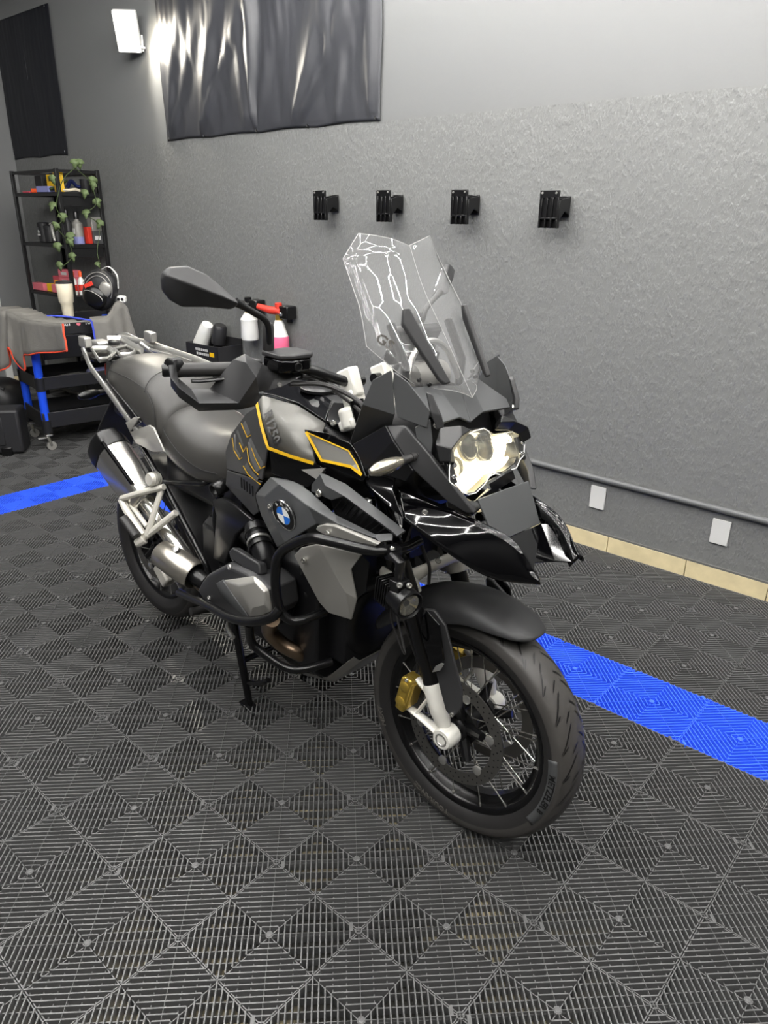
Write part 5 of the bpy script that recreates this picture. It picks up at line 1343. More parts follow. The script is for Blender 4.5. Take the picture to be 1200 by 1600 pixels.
    plate('mirror_glass', [cen + (p - cen) * 0.93 - fwd * 0.0205 for p in (MO if s < 0 else MO[::-1])], 0.002, 'chrome', MR, nrm=-fwd, bevel=0)
    tube('mirror_stem', round_path([m_((0.9978, -0.3640, 1.3725)), m_((1.0021, -0.3300, 1.3543)), m_((1.0107, -0.2850, 1.3297)), m_((1.0113, -0.2780, 1.2994)), m_((0.9980, -0.2700, 1.2587))], 0.03), [0.011, 0.0085, 0.008, 0.008, 0.008, 0.008, 0.008, 0.008, 0.008, 0.008, 0.008, 0.008, 0.008, 0.008, 0.008, 0.008, 0.008, 0.008, 0.008, 0.008], 'black_semi', MR, n=10)
    lathe('stem_boot', m_((0.9955, -0.2700, 1.2536)), V(0.02, 0, 1), [(0, 0.013), (0.004, 0.0145), (0.06, 0.0135), (0.066, 0.009)], 'rubber', MR, n=14)
    # fluid reservoir
    rc = m_((1.0287, -0.2350, 1.2326))
    bm = bmesh.new()
    add_loft(bm, [[rc + V(x, y, z) for x, y in ((-0.035, -0.05), (0.03, -0.05), (0.045, -0.02), (0.045, 0.035), (0.03, 0.05), (-0.03, 0.05), (-0.042, 0.02), (-0.042, -0.03))] for z in (-0.022, 0.010)])
    RV = from_bm('reservoir', bm, 'black_gloss', B, bevel=0.006)
    bm = bmesh.new()
    add_loft(bm, [[rc + V(x * 1.06, y * 1.06, z) for x, y in ((-0.035, -0.05), (0.03, -0.05), (0.045, -0.02), (0.045, 0.035), (0.03, 0.05), (-0.03, 0.05), (-0.042, 0.02), (-0.042, -0.03))] for z in (0.0105, 0.023)])
    from_bm('reservoir_lid', bm, 'black_matte', RV, bevel=0.004)
    lathe('sight_glass', rc + V(0.046, -s * 0.006, -0.008), (1, -s * 0.1, 0), [(-0.003, 0.011), (0.002, 0.011), (0.003, 0.009), (0.0, 0.008), (0.0, 0.001)], 'black_semi', RV, n=18)
    box('lever_perch', rc + V(-0.015, 0.03 * s, -0.034), (0.04, 0.04, 0.024), 'black_semi', RV, bevel=0.006)
    # cables
    tube('cable', smooth_path([m_((1.0404, -0.2400, 1.1767)), m_((1.0637, -0.1600, 1.1718)), m_((1.1151, -0.1300, 1.1586)), m_((1.1958, -0.1400, 1.1442)), m_((1.24, -0.12, 1.08))], 6), 0.0065, 'rubber', B, n=8)
    tube('cable', smooth_path([m_((1.04, -0.20, 1.19)), m_((1.0406, -0.1400, 1.1783)), m_((1.0714, -0.1000, 1.1394)), m_((1.1650, -0.1200, 1.1219)), m_((1.22, -0.10, 1.07))], 6), 0.005, 'rubber', B, n=8)
bm = bmesh.new(); add_box(bm, (1.13, 0, 1.075), (0.06, 0.26, 0.030), Matrix.Rotation(-0.45, 3, 'Y'))
from_bm('fork_yoke', bm, 'alu_white', B, bevel=0.008)

# ---- sidewall lettering
bm = bmesh.new()
for r0, r1 in ((0.2725, 0.2965),):
    A_ = []; D_ = []
    for k in range(25):
        t = math.radians(-31 + 44 * k / 24)
        e = FX * math.cos(t) + FZ * math.sin(t)
        A_.append(bm.verts.new(FA + e * r0 - FY * 0.0600)); D_.append(bm.verts.new(FA + e * r1 - FY * 0.0592))
    for k in range(24): bm.faces.new((A_[k], A_[k + 1], D_[k + 1], D_[k]))
from_bm('sidewall_band', bm, 'charcoal', FWH, solid=0.001, offset=0)
sidewall_text('METZELER 8', math.radians(-8), 0.2845, 0.024, 'black_semi')
sidewall_text('TOURANCE', math.radians(-102), 0.2845, 0.024, 'tyre_print')
sidewall_text('NEXT', math.radians(-158), 0.2845, 0.024, 'tyre_print')


# ================================================================== ON THE WALLS
# --- vinyl sheets nailed over the windows
def sheet(name, x0, x1, z0, z1, m, label, cat, seed, parts=1, drop=0.0, amp=0.035, nails=()):
    root = None
    NX, NZ = 130, 80
    def depth(u, v):
        """how far the cloth stands off the wall: folds that fan out from the nails, soft waves, tight edges"""
        x = u * (x1 - x0); z = v * (z1 - z0)
        d = 0.0
        for (nu, lean, w, a) in FOLDS[seed]:
            dx = x - nu * (x1 - x0) - lean * z
            ww = w * (0.35 + 1.3 * min(1.0, z / 0.5))
            d += 0.62 * a * math.exp(-(dx / ww) ** 2) * min(1.0, z / 0.10 + 0.1) * (1 - 0.45 * v)
        q = noise.noise(V(x * 9 + seed, z * 2.2, 0.3)) * 0.012 + noise.noise(V(x * 26, z * 5 + seed, 1.3)) * 0.006
        d += (q + 0.008) * (0.4 + 0.6 * min(1, z / 0.2))
        e = min(1.0, min(u, 1 - u) * (x1 - x0) / 0.05, v * (z1 - z0) / 0.035, 1)
        return max(0.002, 0.004 + (0.3 if seed == 2 else 1.0) * d * (0.15 + 0.85 * max(0, e)))
    rows = []
    for j in range(NZ + 1):
        v = j / NZ
        row = []
        for i in range(NX + 1):
            u = i / NX
            sag = 0.012 * abs(math.sin(u * (x1 - x0) * PI / 0.52)) * (1 - v) ** 8 + drop * u * (1 - v)
            row.append((x0 + u * (x1 - x0) + 0.006 * math.sin(v * 9 + seed) * (1 if u < 0.5 else -1), WY - 0.002 - depth(u, v), z0 + v * (z1 - z0) + sag))
        rows.append(row)
    o = grid_surf(name, rows, m, None, solid=0.002, offset=0, smooth=180)
    tag(o, label, cat)
    for (u, v) in nails:
        bm = bmesh.new(); add_lathe(bm, (x0 + u * (x1 - x0), WY - 0.010 - depth(u, v), z0 + v * (z1 - z0) + 0.008), (0, -1, 0), [(-0.004, 0.004), (0.003, 0.008), (0.005, 0.001)], 10)
        from_bm('nail', bm, 'chrome', o)
    return o
FOLDS = {1: [(0.02, 0.30, 0.040, 0.050), (0.03, 0.62, 0.050, 0.035), (0.20, 0.36, 0.045, 0.045), (0.20, 0.75, 0.05, 0.040), (0.26, 0.10, 0.05, 0.02), (0.485, 0.02, 0.030, 0.085), (0.50, 0.30, 0.05, 0.030), (0.44, 0.0, 0.06, 0.03),
              (0.66, 0.42, 0.05, 0.050), (0.68, 0.72, 0.06, 0.040), (0.84, 0.10, 0.03, 0.02), (0.965, 0.0, 0.025, 0.030)],
         2: [(0.2, 0.1, 0.1, 0.012), (0.7, -0.05, 0.12, 0.012)]}
sheet('window_cover', -5.068, -3.012, 2.063, 3.13, 'vinyl', 'large wrinkled black vinyl sheet nailed over the high window of the long wall', 'window cover', 1, nails=((0.02, 0.01), (0.22, 0.005), (0.492, 0.004), (0.72, 0.005), (0.985, 0.008)))
sheet('window_cover', -7.575, -6.548, 2.032, 3.11, 'navy_vinyl', 'smooth dark navy sheet nailed high on the wall beside the room corner', 'window cover', 2, nails=((0.03, 0.02), (0.97, 0.02), (0.97, 0.98)))

# --- floodlight up by the sheet
fl_root = empty('floodlight', (-5.29, WY, 2.75))
tag(fl_root, 'small glowing floodlight high on the wall beside the wrinkled vinyl sheet', 'lamp')
frot = Matrix.Rotation(math.radians(46), 3, 'Z') @ Matrix.Rotation(math.radians(22), 3, 'X')
box('lamp_body', (0, -0.10, 0.0), (0.16, 0.05, 0.25), 'white_paint', fl_root, rot=frot, bevel=0.008)
fo = frot @ V(0, -0.0275, 0)
box('lamp_glass', V(0, -0.10, 0.0) + fo, (0.14, 0.006, 0.23), 'flood_on', fl_root, rot=frot, bevel=0.002)
bmx = bmesh.new(); add_box(bmx, (0, -0.035, -0.09), (0.10, 0.07, 0.014)); add_box(bmx, (0, -0.006, -0.06), (0.06, 0.012, 0.10))
from_bm('mount', bmx, 'white_paint', fl_root, bevel=0.002)
sp = bpy.data.lights.new('flood_beam', 'SPOT'); sp.energy = 34; sp.spot_size = math.radians(100); sp.spot_blend = 0.2; sp.color = (1, 0.95, 0.84); sp.shadow_soft_size = 0.06
spo = bpy.data.objects.new('flood_beam', sp); link(spo, fl_root); spo.location = V(0.04, -0.15, -0.02)
spo.rotation_euler = V(0.78, 0.10, -0.62).to_track_quat('-Z', 'Y').to_euler()

# --- four black plastic holders in a row on the wall
def holder(x, z, lab):
    r = empty('wall_holder', (x, WY, z))
    tag(r, lab, 'wall hook', 'black plastic holders along the wall')
    bm = bmesh.new(); add_box(bm, (0.010, -0.014, -0.045), (0.066, 0.012, 0.088))
    from_bm('back_plate', bm, 'black_semi', r, bevel=0.004)
    bm = bmesh.new()
    for sx in (-0.016, 0.036):
        P = [(sx, -0.015, -0.006), (sx, -0.060, -0.012), (sx, -0.105, -0.020)]; Q = [(sx, -0.015, -0.078), (sx, -0.055, -0.062), (sx, -0.105, -0.105)]
        add_loft(bm, [[p, (p[0] + 0.007, p[1], p[2]), (q[0] + 0.007, q[1], q[2]), q] for p, q in zip(P, Q)])
    add_box(bm, (0.012, -0.06, -0.014), (0.05, 0.09, 0.006))
    from_bm('arm', bm, 'black_semi', r, bevel=0.002)
    bm = bmesh.new()
    add_box(bm, (-0.002, -0.112, 0.004), (0.088, 0.012, 0.030))
    for k in range(4): add_box(bm, (-0.0395 + k * 0.025, -0.112, -0.050), (0.013, 0.012, 0.082))
    add_box(bm, (-0.002, -0.109, -0.050), (0.088, 0.005, 0.082))
    add_box(bm, (-0.002, -0.112, -0.092), (0.088, 0.012, 0.008))
    for k in range(4): add_box(bm, (-0.0425 + k * 0.027, -0.106, -0.112), (0.007, 0.024, 0.036))
    add_box(bm, (-0.002, -0.098, -0.112), (0.088, 0.006, 0.036))
    from_bm('front_plate', bm, 'black_semi', r, bevel=0.002)
    for k in (-0.034, 0.030): bolt((k, -0.1185, 0.008), (0, -1, 0), 0.005, r, 'alu', 'screw')
    return r
for x, z, lab in ((-1.865, 1.680, 'black slotted wall holder, the one nearest the right edge of the photo'),
                  (-2.376, 1.689, 'black slotted holder on the wall, just right of the top of the windscreen'),
                  (-2.886, 1.694, 'black slotted holder on the wall directly above the top of the windscreen'),
                  (-3.387, 1.698, 'black slotted wall holder, the one of the row nearest the shelf rack')):
    holder(x, z, lab).scale = (1.12, 1.05, 1.08)

# --- black bin on the wall with two bottles, and two foam sprayers on hooks
def wbox(name, lo, hi, m, parent=None, **k):
    lo, hi = Vector(lo), Vector(hi)
    return box(name, (lo + hi) / 2, hi - lo, m, parent, **k)
ba, bb2 = V(*(-4.7356, 3.1300, 0.7104)), V(*(-4.3471, 3.1300, 0.7138))
bn = empty('wall_bin', (0, 0, 0)); tag(bn, 'black open bin on the wall with a white and yellow label strip', 'bin')
bx0, bx1, bzt = ba.x, bb2.x, (ba.z + bb2.z) / 2 + 0.0
bzb = bzt - 0.26
wbox('front_panel', (bx0, 3.13, bzt - 0.26), (bx1, 3.138, bzt), 'case_black', bn, bevel=0.002)
wbox('side_panel', (bx1 - 0.008, 3.13, bzb), (bx1, 3.345, bzt), 'case_black', bn, bevel=0.002)
wbox('side_panel', (bx0, 3.13, bzb), (bx0 + 0.008, 3.345, bzt), 'case_black', bn, bevel=0.002)
wbox('bottom_panel', (bx0, 3.13, bzb), (bx1, 3.345, bzb + 0.008), 'case_black', bn)
wbox('back_panel', (bx0, 3.338, bzb), (bx1, 3.346, bzt + 0.04), 'case_black', bn)
for k in range(2):
    for q in range(7):
        x_ = bx0 + 0.12 + q * 0.022 + 0.01 * (k % 2)
        wbox('label_mark', (x_, 3.1285, bzt - 0.045 - k * 0.03), (x_ + 0.014, 3.1305, bzt - 0.028 - k * 0.03), 'outlet_white' , bn)
wbox('label_mark', (bx0 + 0.29, 3.1285, bzt - 0.075), (bx1 - 0.05, 3.1305, bzt - 0.045), 'yellow_box', bn)
p0, p1 = V(*(-4.7138, 3.2400, 0.6723)), V(*(-4.5945, 3.2400, 0.8472))
o = lathe('white_bottle', p0 - (p1 - p0) * 0.6, p1 - p0, [(0, 0.05), (0.10, 0.062), ((p1 - p0).length * 1.35, 0.050), ((p1 - p0).length * 1.55, 0.040), ((p1 - p0).length * 1.6, 0.01)], 'bottle_white', None, n=20)
tag(o, 'white bottle leaning upside down in the black wall bin', 'bottle')
p0, p1 = V(*(-4.5427, 3.2700, 0.6652)), V(*(-4.4904, 3.2700, 0.8408))
o = lathe('black_bottle', p0 - (p1 - p0) * 0.5, p1 - p0, [(0, 0.03), ((p1 - p0).length * 0.7, 0.034), ((p1 - p0).length * 0.75, 0.050), ((p1 - p0).length * 1.4, 0.052), ((p1 - p0).length * 1.5, 0.040), ((p1 - p0).length * 1.5, 0.01)], 'case_black', None, n=20)
tag(o, 'black bottle standing in the black wall bin beside the white bottle', 'bottle')
def sprayer(px_t, z_bot, z_sh, z_top, r, kind, lab):
    x = px_t
    root = empty('foam_sprayer', (x, 3.27, 0)); tag(root, lab, 'sprayer')
    if kind == 0:
        lathe('bottle', (0, 0, z_bot), (0, 0, 1), [(0, 0.02), (0.003, r * 0.92), (0.02, r), (z_sh - z_bot - 0.05, r * 0.93), (z_sh - z_bot - 0.035, r * 0.98), (z_sh - z_bot - 0.01, r * 0.7), (z_sh - z_bot + 0.01, 0.03)], 'bottle_white', root, n=24)
        hm = 'black_semi'
    else:
        h = z_sh - z_bot
        lathe('bottle', (0, 0, z_bot + h * 0.48), (0, 0, 1), [(0, r * 0.94), (h * 0.2, r * 0.72), (h * 0.5, 0.030), (h * 0.54, 0.026)], 'bottle_white', root, n=24)
        lathe('liquid', (0, 0, z_bot), (0, 0, 1), [(0, 0.02), (0.003, r * 0.95), (0.02, r), (h * 0.44, r), (h * 0.48, r * 0.95)], 'pink_liquid', root, n=24)
        hm = 'red'
    lathe('neck', (0, 0, z_sh), (0, 0, 1), [(0, 0.024), (0.035, 0.024), (0.04, 0.016), (0.075, 0.016)], 'gold', root, n=14)
    tube('nozzle', [(0.02, 0, z_sh + 0.062), (-0.05, -0.03, z_sh + 0.066), (-0.13, -0.07, z_sh + 0.088)], [0.022, 0.026, 0.018], hm, root, n=12)
    lathe('knob', (0.0, 0, z_sh + 0.075), (0, 0, 1), [(0, 0.018), (0.004, 0.024), (0.036, 0.024), (0.040, 0.018), (0.040, 0.001)], hm, root, n=12)
    bm = bmesh.new(); add_box(bm, (0.055, 0.03, z_sh + 0.055), (0.085, 0.085, 0.085)); add_box(bm, (0.03, 0.065, z_sh + 0.03), (0.05, 0.02, 0.10))
    from_bm('hook', bm, 'black_semi', root, bevel=0.008)
    lathe('coupling', (0.02, -0.02, z_sh + 0.05), (1, -0.5, 0), [(0, 0.012), (0.06, 0.012), (0.062, 0.008)], 'chrome', root, n=10)
b0, b1 = V(*(-4.1541, 3.2700, 0.7729)), V(*(-4.1378, 3.2700, 0.9482))
sprayer(b0.x, b0.z, b1.z, 0, 0.062, 0, 'white foam sprayer bottle hanging from a black hook on the wall')
b0, b1 = V(*(-3.8381, 3.2700, 0.7397)), V(*(-3.8381, 3.2700, 0.9331))
sprayer(b0.x, b0.z, b1.z, 0, 0.062, 1, 'foam sprayer with red nozzle and pink liquid hanging on the wall')

# ================================================================== SHELF RACK IN THE CORNER
sx0, sx1, sy0, sy1 = -6.885, -6.095, 3.000, 3.340
RK = empty('shelf_rack', (sx0, sy0, 0)); tag(RK, 'black metal shelf rack standing in the corner of the room', 'shelf')
def rel(p): return V(p[0] - sx0, p[1] - sy0, p[2])
for x, y in ((sx0, sy0), (sx1, sy0), (sx0, sy1), (sx1, sy1)):
    wbox('post', rel((x - 0.014, y - 0.014, 0)), rel((x + 0.014, y + 0.014, 1.905)), 'shelf_black', RK, bevel=0.002)
SH = (1.735, 1.345, 0.945, 0.50, 0.12)
for z in SH + (1.905,):
    for (a, b) in (((sx0, sy0), (sx1, sy0)), ((sx0, sy1), (sx1, sy1)), ((sx0, sy0), (sx0, sy1)), ((sx1, sy0), (sx1, sy1))):
        wbox('rail', rel((min(a[0], b[0]) - 0.008, min(a[1], b[1]) - 0.008, z - 0.028)), rel((max(a[0], b[0]) + 0.008, max(a[1], b[1]) + 0.008, z - 0.006)), 'shelf_black', RK)
for z in SH:
    wbox('shelf_board', rel((sx0 + 0.01, sy0 + 0.01, z - 0.012)), rel((sx1 - 0.01, sy1 - 0.01, z)), 'shelf_black', RK, bevel=0.002)
    wbox('side_lip', rel((sx1 - 0.012, sy0 + 0.02, z - 0.10)), rel((sx1 - 0.006, sy1 - 0.03, z - 0.006)), 'shelf_black', RK)

def item(name, c, s, m, lab, cat, rz=0.0, group=None, bevel=0.003):
    """a box that stands with its base centre at c"""
    o = box(name, (0, 0, s[2] / 2), s, m, None, bevel=bevel)
    o.location = c; o.rotation_euler = (0, 0, rz)
    tag(o, lab, cat, group); return o
def bottle(name, c, r, h, m, capm, lab, cat='bottle', group=None, neck=0.45, capn='cap', band=None):
    root = empty(name, c); tag(root, lab, cat, group)
    lathe('body', (0, 0, 0), (0, 0, 1), [(0, r * 0.9), (0.004, r), (h * 0.62, r), (h * 0.72, r * neck), (h * 0.76, r * neck)], m, root, n=16)
    lathe(capn, (0, 0, h * 0.76), (0, 0, 1), [(0, r * neck * 1.15), (h * 0.2, r * neck * 1.15), (h * 0.24, r * neck * 0.8), (h * 0.24, 0.001)], capm, root, n=14)
    if band: lathe('label', (0, 0, h * 0.18), (0, 0, 1), [(0, r * 1.01), (h * 0.26, r * 1.01)], band, root, n=16, caps=False)
    return root
z1, z2, z3 = SH[0] + 0.0015, SH[1] + 0.0015, SH[2] + 0.0015
# top shelf
b = item('yellow_box', (-6.44, 3.14, z1), (0.12, 0.06, 0.135), 'yellow_box', 'yellow carton on the top shelf of the rack, beside the black carton', 'box', 0.1)
b = item('yellow_box', (-6.20, 3.06, z1), (0.11, 0.05, 0.150), 'yellow_box', 'yellow carton on the top shelf behind the front corner post', 'box', -0.2)
item('black_carton', (-6.62, 3.13, z1), (0.11, 0.08, 0.130), 'case_black', 'black carton at the left of the yellow carton on the top shelf', 'box', 0.05)
item('tray', (-6.42, 3.055, z1), (0.17, 0.075, 0.045), 'violet', 'shallow pale violet tray in front of the yellow cartons', 'tray', 0.1)
item('orange_tool', (-6.60, 3.05, z1), (0.06, 0.04, 0.03), 'orange', 'small orange tool lying on the top shelf', 'tool', 0.5)
item('orange_tool', (-6.78, 3.06, z1), (0.09, 0.03, 0.012), 'pink_dark', 'flat dull red tool lying near the outer post of the top shelf', 'tool', 0.2)
o = tube('blue_cloth', smooth_path([(-6.25, 3.15, z1 + 0.035), (-6.23, 3.18, z1 + 0.085), (-6.22, 3.22, z1 + 0.045), (-6.21, 3.26, z1 + 0.05)], 6), [0.028, 0.032, 0.028, 0.02], 'navy', None, n=10, flat=0.6)
tag(o, 'crumpled navy cloth on the top shelf of the rack', 'cloth')
plp = empty('planter', (-6.16, 3.265, z1)); tag(plp, 'black planter holding the ivy at the back of the top shelf', 'planter')
lathe('pot', (0, 0, 0), (0, 0, 1), [(0, 0.035), (0.10, 0.048), (0.10, 0.042), (0.02, 0.03)], 'case_black', plp, n=14, caps=False)
o = tube('twig', smooth_path([(-6.315, 3.035, z1 + 0.02), (-6.31, 3.10, z1 + 0.05), (-6.31, 3.19, z1 + 0.09)], 6), 0.010, 'ivy_stem', None, n=7); tag(o, 'green stick lying across the top shelf', 'stick')
o = tube('cable', smooth_path([(-6.17, 3.04, z1 + 0.012), (-6.13, 3.10, z1 + 0.014), (-6.125, 3.15, z1 + 0.02), (-6.13, 3.19, z1 + 0.012)], 6), 0.011, 'cream', None, n=7); tag(o, 'pale cable lying at the front edge of the top shelf', 'cable')
# middle shelf
for x, h, lab in ((-6.71, 0.135, 'squat black jar on the middle shelf, the one with a white print'), (-6.60, 0.115, 'small plain black jar beside the printed jar on the middle shelf')):
    j = bottle('jar', (x, 3.12, z2), 0.048, h / 0.76 * 0.9, 'case_black', 'case_black', lab, 'jar', neck=0.95, capn='lid')
    if h > 0.12:
        box('print', (0.0, -0.049, 0.06), (0.05, 0.002, 0.014), 'outlet_white', j); lathe('print', (0.0, -0.049, 0.085), (0, -1, 0), [(0, 0.013), (0.001, 0.013), (0.001, 0.006)], 'outlet_white', j, n=12)
o = empty('trigger_spray', (-6.43, 3.10, z2)); tag(o, 'dark trigger spray with a grey handle on the middle shelf', 'spray bottle')
lathe('body', (0, 0, 0), (0, 0, 1), [(0, 0.035), (0.10, 0.035), (0.125, 0.014)], 'case_black', o, n=14)
tube('trigger', [(0.0, 0, 0.125), (-0.03, -0.01, 0.150), (-0.075, -0.02, 0.145)], [0.012, 0.016, 0.010], 'titan_grey', o, n=8)
tube('handle', [(0.03, -0.045, 0.016), (0.01, -0.045, 0.09), (-0.02, -0.03, 0.14)], [0.012, 0.014, 0.012], 'titan_grey', o, n=8)
def rb(px1, py1): return None
bpz = [((-6.1650, 3.0641, 1.3627), 0.032, 0.265, 'case_black', 'black_semi', 'black pump bottle on the middle shelf beside the silver bottle', None),
       ((-6.1550, 3.1403, 1.3567), 0.042, 0.250, 'titan_grey', 'black_semi', 'silver bottle with a violet base on the middle shelf', 'violet')]
for c, r, h, m1, m2, lab, base in bpz:
    q = bottle('pump_bottle', (c[0], c[1], z2), r, h, m1, m2, lab)
    if base: lathe('base_band', (0, 0, 0.0), (0, 0, 1), [(0, r * 1.02), (0.055, r * 1.02)], base, q, n=16, caps=False)
    box('label', (0.012, -r * 1.0, h * 0.40), (r * 0.9, 0.004, h * 0.16), 'outlet_white', q)
c = (-6.1550, 3.2287, 1.3501)
item('red_can', (c[0], c[1], z2), (0.050, 0.045, 0.130), 'red', 'red tin on the middle shelf between the silver bottle and the grey carton', 'tin', 0.2)
c = (-6.1480, 3.3087, 1.3387)
gb = item('grey_carton', (c[0], c[1] - 0.02, z2), (0.075, 0.085, 0.205), 'titan_grey', 'tall grey carton at the wall end of the middle shelf', 'box', 0.0)
wbox('print', (0.0376, -0.03, 0.03), (0.0386, 0.02, 0.06), 'outlet_white', gb)
wbox('lower_half', (-0.038, -0.043, 0.0), (0.0381, 0.043, 0.10), 'charcoal', gb)
# lower shelf: pink cartons, two white bottles
G = 'pink cartons on the lower shelf'
item('pink_carton', (-6.78, 3.05, z3), (0.20, 0.06, 0.060), 'pink', 'long pink carton at the outer end of the lower shelf', 'box', 0.0, G)
item('pink_carton', (-6.58, 3.06, z3), (0.10, 0.05, 0.065), 'yellow_box', 'small pink and yellow carton between the two long pink cartons', 'box', 0.1, G)
pc = item('pink_carton', (-6.37, 3.05, z3), (0.28, 0.06, 0.068), 'pink', 'long pink carton in front of the stack on the lower shelf', 'box', 0.03, G)
wbox('print', (-0.06, -0.0315, 0.02), (-0.02, -0.0305, 0.05), 'outlet_white', pc); wbox('print', (0.03, -0.0315, 0.025), (0.09, -0.0305, 0.045), 'orange', pc)
item('pink_carton', (-6.60, 3.14, z3), (0.12, 0.06, 0.125), 'pink_dark', 'upright dull pink display carton with a yellow window on the lower shelf', 'box', 0.0, G)
wb_ = bpy.data.objects[[o.name for o in bpy.data.objects if o.name.startswith('pink_carton')][-1]]
wbox('window', (-0.035, -0.032, 0.055), (0.035, -0.0305, 0.09), 'yellow_box', wb_)
for k, lab in enumerate(('pink carton, the bottom one of the stack on the lower shelf', 'pink carton in the middle of the stack on the lower shelf', 'pink carton on top of the stack on the lower shelf')):
    s_ = item('pink_carton', (-6.42, 3.15, z3 + 0.061 * k), (0.20, 0.10, 0.060), 'pink', lab, 'box', 0.03 * (k - 1), G)
    wbox('print', (-0.05, -0.052, 0.018), (0.04, -0.0505, 0.042), 'outlet_white', s_)
    s_.location.z += 0.001 * k
for px_, lab in ((118, 'white bottle with a red cap beside the front corner post of the lower shelf'), (126, 'white bottle with a red cap further from the corner post of the lower shelf')):
    c = (-6.1600, 3.0439, 1.0027) if px_ == 118 else (-6.1300, 3.0954, 1.0016)
    q = bottle('detergent_bottle', (c[0], c[1], z3), 0.026, 0.19, 'bottle_white', 'orange', lab, 'bottle', 'white bottles with red caps', band='red')

# --- ivy trailing down the rack
IV = empty('ivy_garland', (0, 0, 0)); tag(IV, 'garland of artificial ivy trailing down the shelf rack', 'plant')
vA = [V(*(-6.0250, 3.1215, 1.9111)), V(*(-6.0250, 3.0081, 1.8157)), V(*(-6.0250, 2.9272, 1.6309)), V(*(-6.0250, 2.9638, 1.5385)), V(*(-6.0250, 2.9119, 1.4730)), V(*(-6.0250, 2.9878, 1.3583)), V(*(-6.0250, 2.9924, 1.2518)), V(*(-6.0250, 2.8956, 1.1775))]
vB = [V(*(-6.0250, 3.1215, 1.9111)), V(*(-6.0250, 3.2291, 1.8143)), V(*(-6.0250, 3.2601, 1.6548)), V(*(-6.0250, 3.1603, 1.5725)), V(*(-6.0250, 3.2640, 1.4908)), V(*(-6.0250, 3.2185, 1.2946)), V(*(-6.0250, 3.2250, 1.1843)), V(*(-6.0250, 3.2144, 1.0322))]
for v_ in (vA, vB): tube('vine', smooth_path(v_, 8), 0.0035, 'ivy_stem', IV, n=5)
def leaf(c, size, seed):
    rnd = random.Random(seed)
    out = [(0, -0.5), (0.35, -0.42), (0.55, -0.05), (0.30, 0.02), (0.22, 0.25), (0, 0.62), (-0.22, 0.25), (-0.30, 0.02), (-0.55, -0.05), (-0.35, -0.42)]
    R_ = Matrix.Rotation(rnd.uniform(-0.5, 0.5) + 0.75, 3, 'Z') @ Matrix.Rotation(PI / 2 + rnd.uniform(-0.5, 0.3), 3, 'X') @ Matrix.Rotation(PI + rnd.uniform(-0.6, 0.6), 3, 'Z')
    bm = bmesh.new()
    cc = bm.verts.new(Vector(c) + R_ @ V(0, 0, 0.08 * size))
    vs = [bm.verts.new(Vector(c) + R_ @ V(x * size, y * size, -0.05 * size * abs(x))) for x, y in out]
    for i in range(len(vs)): bm.faces.new((cc, vs[i], vs[(i + 1) % len(vs)]))
    from_bm('leaf', bm, 'ivy', IV, solid=0.001, smooth=60)
for i, p in enumerate(((-6.0250, 3.1258, 1.9386), (-6.0250, 2.9270, 1.8172), (-6.0250, 3.2571, 1.8200), (-6.0250, 3.1724, 1.7239), (-6.0250, 2.8915, 1.6304), (-6.0250, 3.2719, 1.6597), (-6.0250, 2.9653, 1.5479), (-6.0250, 3.1610, 1.5773), (-6.0250, 2.8979, 1.4824), (-6.0250, 3.2654, 1.5005), (-6.0250, 3.0058, 1.4059), (-6.0250, 2.9998, 1.3677), (-6.0250, 2.8890, 1.3316), (-6.0250, 2.9977, 1.2517), (-6.0250, 2.8815, 1.1878), (-6.0250, 3.2088, 1.1899), (-6.0250, 3.2151, 1.0373), (-6.0250, 2.9303, 0.9584), (-6.0250, 3.2515, 1.7823), (-6.0250, 3.1628, 1.9404))):
    leaf(p, 0.075 if i not in (15, 16, 17) else 0.05, i)

# ================================================================== TROLLEY
C0 = V(-5.15, 2.20, 0); ang = math.radians(81)
CT = empty('tool_trolley', C0, ang); tag(CT, 'black three-tier tool trolley with blue posts on casters', 'trolley')
# local frame: x along the long side (away from the camera), y across (towards the left of the photo)
CL, CW = 0.66, 0.42
def tray(z0, z1, nm='tray'):
    bm = bmesh.new()
    add_box(bm, (CL / 2, CW / 2, z0 + 0.006), (CL + 0.05, CW + 0.05, 0.012))
    for y in (-0.02, CW + 0.02): add_box(bm, (CL / 2, y, (z0 + z1) / 2), (CL + 0.05, 0.012, z1 - z0))
    for x in (-0.02, CL + 0.02): add_box(bm, (x, CW / 2, (z0 + z1) / 2), (0.012, CW + 0.05, z1 - z0))
    return from_bm(nm, bm, 'cart_black', CT, bevel=0.004)
tray(0.165, 0.275); tray(0.435, 0.525); TT = tray(0.800, 0.895)
for x in (0.0, CL):
    for y in (0.0, CW):
        cyl('post', (x, y, 0.17), (x, y, 0.86), 0.0285, 'post_blue', CT, n=18)
        for z in (0.13, 0.43): lathe('post_collar', (x, y, z), (0, 0, 1), [(0, 0.030), (0, 0.034), (0.09, 0.036), (0.09, 0.030)], 'cart_black', CT, n=18)
        bm = bmesh.new()
        add_lathe(bm, (x + 0.01, y - 0.012, 0.032), (0, 1, 0), [(0, 0.01), (0.001, 0.032), (0.023, 0.032), (0.024, 0.01)], 18)
        w_ = from_bm('caster_wheel', bm, 'titan_grey', CT)
        bm = bmesh.new()
        add_box(bm, (x, y, 0.112), (0.045, 0.045, 0.012)); add_tube(bm, [(x, y, 0.11), (x, y, 0.14)], 0.012, 8)
        for q in (-0.016, 0.016): add_tube(bm, [(x - 0.008, y + q, 0.108), (x + 0.010, y + q, 0.034)], [0.017, 0.011], 6, flat=0.35)
        add_box(bm, (x - 0.045, y, 0.095), (0.055, 0.030, 0.010))
        from_bm('caster_fork', bm, 'alu', CT, bevel=0.002)
